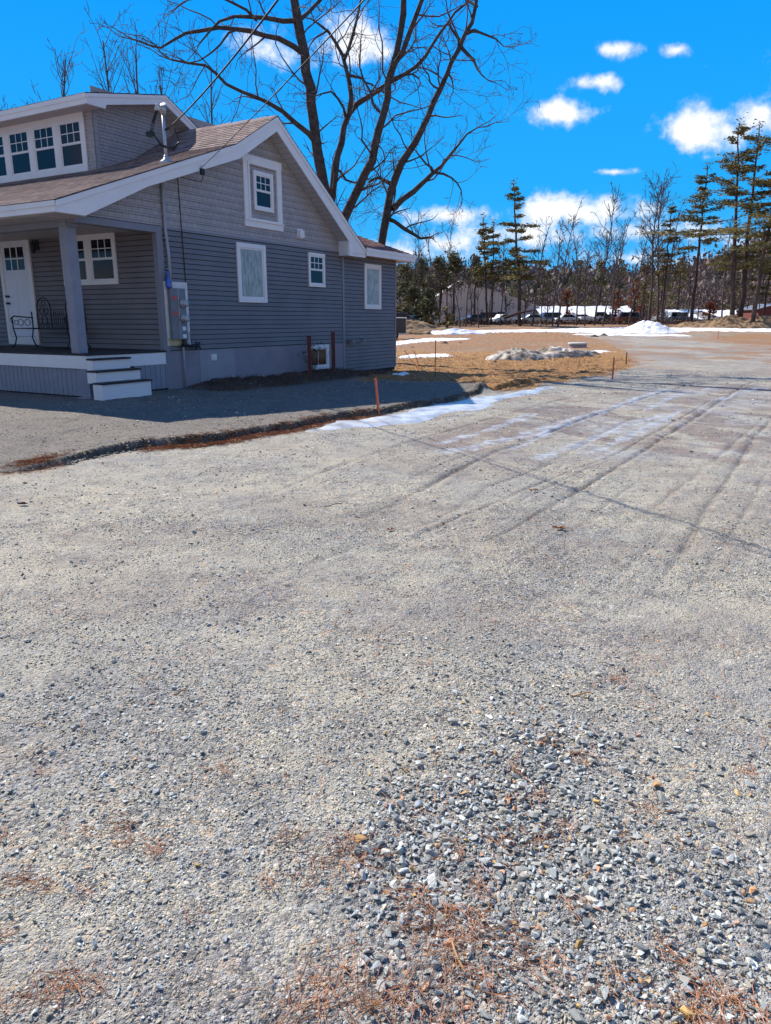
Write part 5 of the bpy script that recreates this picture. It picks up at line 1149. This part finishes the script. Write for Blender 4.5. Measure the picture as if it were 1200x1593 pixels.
# small rusty beeches in the understorey
for k, (px, ty, dpt, lb) in enumerate([(880,448,112,'small beech with rust coloured leaves above the snowy roof'),(958,452,116,'rusty leaved bush above the white pickup'),(1102,468,108,'low rusty bush left of the tallest pines'),(985,435,118,'reddish brown understorey tree at the snow roof end'),(1150,478,112,'tan leafless bush behind the middle dirt pile')]):
    evergreen(px, ty, 503, dpt, 11, lb, 500+k, 'rust', dens=.5, group='rusty leaved understorey trees')
# far olive pines right of centre
for k, (px, ty, w, dpt, lb) in enumerate([(1000,402,17,135,'olive pine behind the tallest bare tree, left one'),(1025,392,19,138,'olive pine behind the bushy pine, middle one'),(1052,395,19,136,'olive pine behind the slim leaning pine, right one'),(898,400,19,150,'dark distant pine above the snowy roof, left'),
    (845,403,16,150,'dark distant pine right of the warehouse roof'),(930,404,20,152,'dark distant pine above the pickup'),(805,404,15,146,'dark distant pine behind the lone pine trunk'),(960,402,17,150,'dark distant pine left of the fan crown tree'),(1180,390,24,160,'dark distant pine behind the dark red shed'),(1140,404,18,158,'dark distant pine between the tallest pine trunks'),(1215,405,20,158,'dark distant pine at the right photo edge')]):
    evergreen(px, ty, 500, dpt, w, lb, 600+k, 'evergreen' if k > 2 else 'pine', dens=.85, group='distant pines beyond the clearing', low=.05)
# bare trees behind the house
for k, (px, ty, dpt, r, lb) in enumerate([(12,140,38,.12,'bare treetop at the far left over the dormer'),(110,88,40,.14,'bare treetop over the left part of the dormer'),(190,60,44,.16,'bare treetop over the middle of the dormer roof'),(232,72,41,.14,'bare treetop over the right end of the dormer'),(285,110,40,.13,'bare treetop above the main ridge left of the big tree'),(330,105,43,.13,'low bare treetop just left of the big trunks')]):
    bare_tree(px, ty, 500, dpt, lb, 700+k, r=r, group='bare trees behind the house', crown=.35, dens=1.6, minr=.010)
# little evergreen shrub and weeds by the wall
def dry_shrub(u, v, h, label, seed, name='dead_shrub'):
    g = np.random.default_rng(seed); x, y = huv(u, v); z = float(height(x, y)); T = Tubes()
    for k in range(16): grow(T, g, np.zeros(3), rnd_dir(g, np.array([0, 0, 1.]), g.uniform(.05, .6)), h*g.uniform(.5, 1), .007, 2, 3, .25, .04, .003, 1.0)
    C = g.normal(0, 1, (130, 3))*[.13, .10, .10]+[0, 0, h*.78]; V, F = leafcards(C, g.uniform(.015, .05, 130), g)
    root = empty(name, (x, y, z), label, 'shrub'); T.build('stems', M['farbark'], root); fastmesh('crown', V, F, M['deck'], root)
dry_shrub(6.75, -.35, .80, 'dead dark shrub between the two red brown posts', 3)
# far wooded hills and low brush: nobody could count these
def hill():
    g = np.random.default_rng(8); a = np.linspace(-.75, .75, 160); prof = [(-.75, 20), (-.2, 22), (0, 24), (.12, 24), (.2, 22), (.28, 20), (.36, 20), (.42, 30), (.50, 46), (.6, 56), (.75, 40)]
    # far ridge (terrain)
    rs = np.linspace(0, 1, 26); A, Rq = np.meshgrid(a, rs); d = 200+260*Rq; hh = np.interp(A, [p[0] for p in prof], [p[1] for p in prof])*1.0
    Z = .6+hh*smooth(0, 1, Rq)*(.85+.3*fbm(A*30, Rq*3, 1, 3, 3)); X = d*np.sin(A); Y = d*np.cos(A); idx = np.arange(X.size).reshape(X.shape)
    F = np.stack([idx[:-1, :-1], idx[:-1, 1:], idx[1:, 1:], idx[1:, :-1]], -1).reshape(-1, 4)
    tag(fastmesh('hill', np.stack([X.ravel(), Y.ravel(), Z.ravel()], -1), F, M['farwood'], smooth=True), 'low wooded hills on the horizon, higher at the right', kind='structure')
    n = 2600; aa = g.uniform(-.1, .62, n); rq = g.uniform(0, 1, n)**.9; dd = 200+260*rq; h0 = np.interp(aa, [p[0] for p in prof], [p[1] for p in prof]); z0 = .6+h0*smooth(0, 1, rq)*.93; C = []; Cp = []; S = []; Sp = []
    for i in range(n):
        x, y = dd[i]*math.sin(aa[i]), dd[i]*math.cos(aa[i]); pine_ = vnoise(x, y, .03, 5) > .62; m = 30; th = g.uniform(6, 11)
        pts = np.array([x, y, z0[i]])+np.abs(g.normal(0, 1, (m, 3)))*[0, 0, th*.45]+g.normal(0, 1, (m, 3))*[1.5, 1.5, .5]
        (Cp if pine_ else C).append(pts); (Sp if pine_ else S).append(g.uniform(.4, 1.3, m))
    V, F = leafcards(np.concatenate(C), np.concatenate(S), g, 1.6); tag(fastmesh('far_bare_woods', V, F, M['farwood']), 'purple brown leafless woods covering the far hillside', 'woods', kind='stuff')
    V, F = leafcards(np.concatenate(Cp), np.concatenate(Sp), g, 1.3); tag(fastmesh('far_pine_woods', V, F, M['farpine']), 'dark pine patches among the far hillside woods', 'woods', kind='stuff')
    # brush line along the far edge
    n = 5200; x = g.uniform(-14, 62, n); y = 108+g.normal(0, 2.2, n)+np.abs(x)*.0; z = height(x, y, False)+np.abs(g.normal(0, .38, n)); V, F = leafcards(np.stack([x, y, z], -1), g.uniform(.08, .28, n), g, .8)
    tag(fastmesh('far_brush', V, F, M['brush']), 'low dead brush along the far edge of the clearing', 'brush', kind='stuff')
    n = 16000; x = g.uniform(-26, 100, n); y = 166+g.normal(0, 4, n); dz = (fbm(x, y, .12, 3, 4)*13)*g.uniform(0, 1, n)**.8; k = x == x; x, y, dz = x[k], y[k], dz[k]; z = .9+dz; V, F = leafcards(np.stack([x, y, z], -1), g.uniform(.10, .42, len(x)), g, 1.8)
    tag(fastmesh('far_thicket', V, F, M['farwood']), 'grey brown leafless thicket behind the parked cars', 'thicket', kind='stuff')
hill()

# ---------------------------------------------------------------- far buildings, vehicles
def wp(px, py, d): return at_depth(px, py, d)
def gz(x, y): return float(height(x, y, False))
D = 124; a = wp(668, 500, D); b = wp(838, 500, D); g0 = .6
wh = empty('warehouse', (a[0], D, g0), 'pale grey metal warehouse half hidden behind the bare trees', 'warehouse')
Wd = b[0]-a[0]; def_pts = [(0, 0), (Wd, 0), (Wd, wp(0, 478, D)[2]-g0), (wp(800, 0, D)[0]-a[0], wp(0, 458, D)[2]-g0), (wp(727, 0, D)[0]-a[0], wp(0, 437, D)[2]-g0), (0, wp(0, 470, D)[2]-g0)]
mb = MB(); mb.prism(def_pts, 'y', 0, 30); mb.build('wall', M['wallgrey'], wh)
mb = MB()
tp = def_pts[2:]
for (p, q) in zip(tp[:-1], tp[1:]): mb.prism([p, q, (q[0], q[1]+.12), (p[0], p[1]+.12)], 'y', -.15, 30.2)
mb.build('roof', mat('weathered pale roof', (.55, .52, .52), .6, .1, 1), wh)
mb = MB(); x0 = wp(792, 0, D)[0]-a[0]; mb.box(x0, x0+1.2, -.06, .0, 0, 2.2); mb.build('door', M['trailer'], wh)
def snow_roof(px0, px1, ty, by, d, label, wall='panelgrey'):
    a = wp(px0, by, d); b = wp(px1, by, d); t = wp(px0, ty, d+7); r = empty('snowy_building', (a[0], d, .7), label, 'building'); W = b[0]-a[0]; z1 = a[2]-.7; z2 = t[2]-.7
    mb = MB(); mb.box(0, W, .3, 13.7, -.3, z1); mb.prism([(.3, z1), (7, z2-.15), (13.7, z1)], 'x', .02, W-.02); mb.build('wall', M[wall], r)
    mb = MB(); n = 24; m = 10; g = np.random.default_rng(int(px0)); V = []; F = []
    for i in range(n+1):
        for j in range(m+1):
            t_ = j/m; V.append((-.2+(W+.4)*i/n, t_*7, z1+(z2-z1)*t_+g.normal(0, .05)+.06))
    for i in range(n):
        for j in range(m): k = i*(m+1)+j; F.append((k, k+m+1, k+m+2, k+1))
    nv = len(V); V += [(x, 14-y, z) for x, y, z in V]; F += [tuple(nv+q for q in f[::-1]) for f in F]
    V += [(-.2, 0, z1-.12), (W+.2, 0, z1-.12), (W+.2, 0, z1+.05), (-.2, 0, z1+.05)]; F.append((2*nv, 2*nv+1, 2*nv+2, 2*nv+3))
    mb.add(V, F); mb.build('roof', M['snow'], r); return r
snow_roof(846, 997, 477, 493, 118, 'long low building under a snow covered roof behind the parked cars')
snow_roof(1052, 1132, 482, 497, 128, 'low snow roofed building between the slim pine and the tallest pines')
snow_roof(1118, 1185, 483, 493, 122, 'short snow roofed building behind the middle dirt pile')
a = wp(1178, 500, 100); r = empty('red_shed', (a[0], 100, gz(a[0], 100)), 'dark red board shed at the far right edge', 'shed'); h1 = wp(0, 482, 100)[2]-.85; h2 = wp(0, 474, 100)[2]-.85
mb = MB(); mb.prism([(0, 0), (5, 0), (5, h1), (2.5, h2), (0, h1)], 'y', 0, 6); mb.build('wall', M['redwall'], r)
mb = MB(); mb.prism([(-.25, h1-.06), (2.5, h2), (5.25, h1-.06), (5.25, h1+.05), (2.5, h2+.12), (-.25, h1+.05)], 'y', -.2, 6.2); mb.build('roof', M['panelgrey'], r)
mb = MB(); mb.box(1.9, 3.1, -.05, .0, 0, 1.8); mb.build('door', M['deck'], r)

def car(px, py, d, mt, label, kind='sedan', rot=0.0, group='vehicles parked beyond the clearing'):
    p = wp(px, py, d); z0 = gz(p[0], d) if d < 118 else .7
    root = empty('pickup_truck' if kind == 'pickup' else 'parked_car', (p[0], d, z0), label, 'pickup' if kind == 'pickup' else 'car', rz=rot, group=group)
    L = 2.3 if kind != 'pickup' else 2.7
    if kind == 'sedan': body = [(-L,.35),(-L,.75),(-L+.15,.92),(-1.25,.98),(1.1,1.0),(1.9,.90),(L,.72),(L,.35)]; cab = [(-1.5,.97),(-1.0,1.42),(.35,1.45),(1.15,.98)]
    elif kind == 'suv': body = [(-L,.4),(-L,1.0),(-L+.1,1.1),(1.1,1.1),(2.0,1.0),(L,.8),(L,.4)]; cab = [(-L+.15,1.09),(-L+.4,1.72),(.5,1.74),(1.2,1.09)]
    else: body = [(-L,.5),(-L,1.1),(1.3,1.1),(2.4,1.05),(L,.9),(L,.5)]; cab = [(-.6,1.09),(-.5,1.78),(.9,1.8),(1.5,1.09)]
    mb = MB(); mb.prism(body, 'y', -.88, .88); mb.build('body', M[mt], root, bevel=.06)
    mb = MB(); mb.prism(cab, 'y', -.74, .74); mb.build('cabin', M[mt], root, bevel=.05)
    cx_ = sum(c[0] for c in cab)/4; w = [((x-cx_)*.86+cx_, z if z < 1.2 else z-.07) for x, z in cab]; w = [(x, max(z, cab[0][1]+.05)) for x, z in w]
    mb = MB(); mb.prism(w, 'y', -.75, .75); mb.build('windows', M['glass'], root)
    for x in (-L*.62, L*.62):
        for s_ in (-1, 1):
            mb = MB(); mb.lathe([(.2, -.1), (.33, -.1), (.34, 0), (.33, .1), (.2, .1)], (0, 0, 0), 14, 'y'); v = mb.v[0]; v += [x, s_*.80, .34]; mb.build('wheel', M['black'], root)
    mb = MB(); mb.box(L-.03, L+.02, -.8, -.5, .65, .8); mb.box(L-.03, L+.02, .5, .8, .65, .8); mb.build('headlights', M['meterglass'], root)
    return root
for args in [(626,497,96,'car_dark','dark car nearest the house corner behind the trailer','suv',.1),(653,498,97,'car_silver','silver car behind the tan dirt pile','sedan',.2),(742,499,112,'car_dark','dark car under the slender pines','sedan',.3),(765,498,113,'car_brown','dark red car left of the lone pine','suv',.1),
             (786,499,111,'car_white','white car left of the lone pine trunk','sedan',.5),(832,498,112,'car_silver','silver car in front of the warehouse end','sedan',.1),(864,496,113,'car_blue','blue car at the left end of the snowy roof','suv',.1),(884,498,112,'car_white','white car right of the blue car','sedan',.2),
             (906,496,114,'car_brown','dark red car below the snowy roof','sedan',.1),(930,496,112,'car_white','white pickup truck below the snowy roof','pickup',.05),(952,498,112,'car_dark','dark car right of the white pickup','sedan',.1),(984,497,110,'car_brown','dark brown vehicle at the right end of the snowy roof','suv',.0),
             (1062,497,112,'car_dark','dark vehicle between the tree trunks right of the snow mound','suv',1.2),(1045,498,114,'car_silver','grey vehicle behind the tall snow mound','pickup',.2)]: car(*args)
# trailer
p = gat(632, 528); d = p[1]; tr = empty('cargo_trailer', (p[0]-1.9, d+.8, 0), 'black enclosed cargo trailer at the house corner', 'trailer')
mb = MB(); mb.box(-1.7, 1.9, -.95, .95, .40, 1.72); mb.build('body', M['trailer'], tr, bevel=.05)
mb = MB(); mb.box(-1.74, 1.94, -.98, .98, 1.70, 1.78); mb.build('roof', M['car_white'], tr, bevel=.02)
mb = MB(); mb.box(-1.72, 1.92, -.97, -.945, .38, .50); mb.box(1.88, 1.92, -.96, .96, .40, 1.7); mb.build('trim', M['steel'], tr)
for s_ in (-1, 1):
    mb = MB(); mb.lathe([(.12, -.1), (.30, -.1), (.33, 0), (.30, .1), (.12, .1)], (0, 0, 0), 16, 'y'); mb.v[0] += [.95, s_*.98, .32]; w = mb.build('wheel', M['black'], tr)
    mb = MB(); mb.lathe([(.0, -.02), (.14, -.02), (.15, .02), (.0, .02)], (0, 0, 0), 12, 'y'); mb.v[0] += [.95, s_*1.09, .32]; mb.build('rim', M['car_white'], w)
mb = MB(); mb.tube([(-1.7, -.5, .42), (-2.9, 0, .42)], .04, 5); mb.tube([(-1.7, .5, .42), (-2.9, 0, .42)], .04, 5); mb.tube([(-2.8, 0, .5), (-2.8, 0, .0)], .04, 6); mb.build('tongue', M['iron'], tr)
# fallen trunk
a = wp(784, 494, 96); b = wp(829, 483, 96); mb = MB(); mb.tube([a+(0, 0, -.1), (a+b)/2+(0, 0, .1), b], [.20, .16, .08], 8); tag(mb.build('fallen_log', M['pinebark'], smooth=True), 'broken trunk leaning right beside the lone pine', 'log')
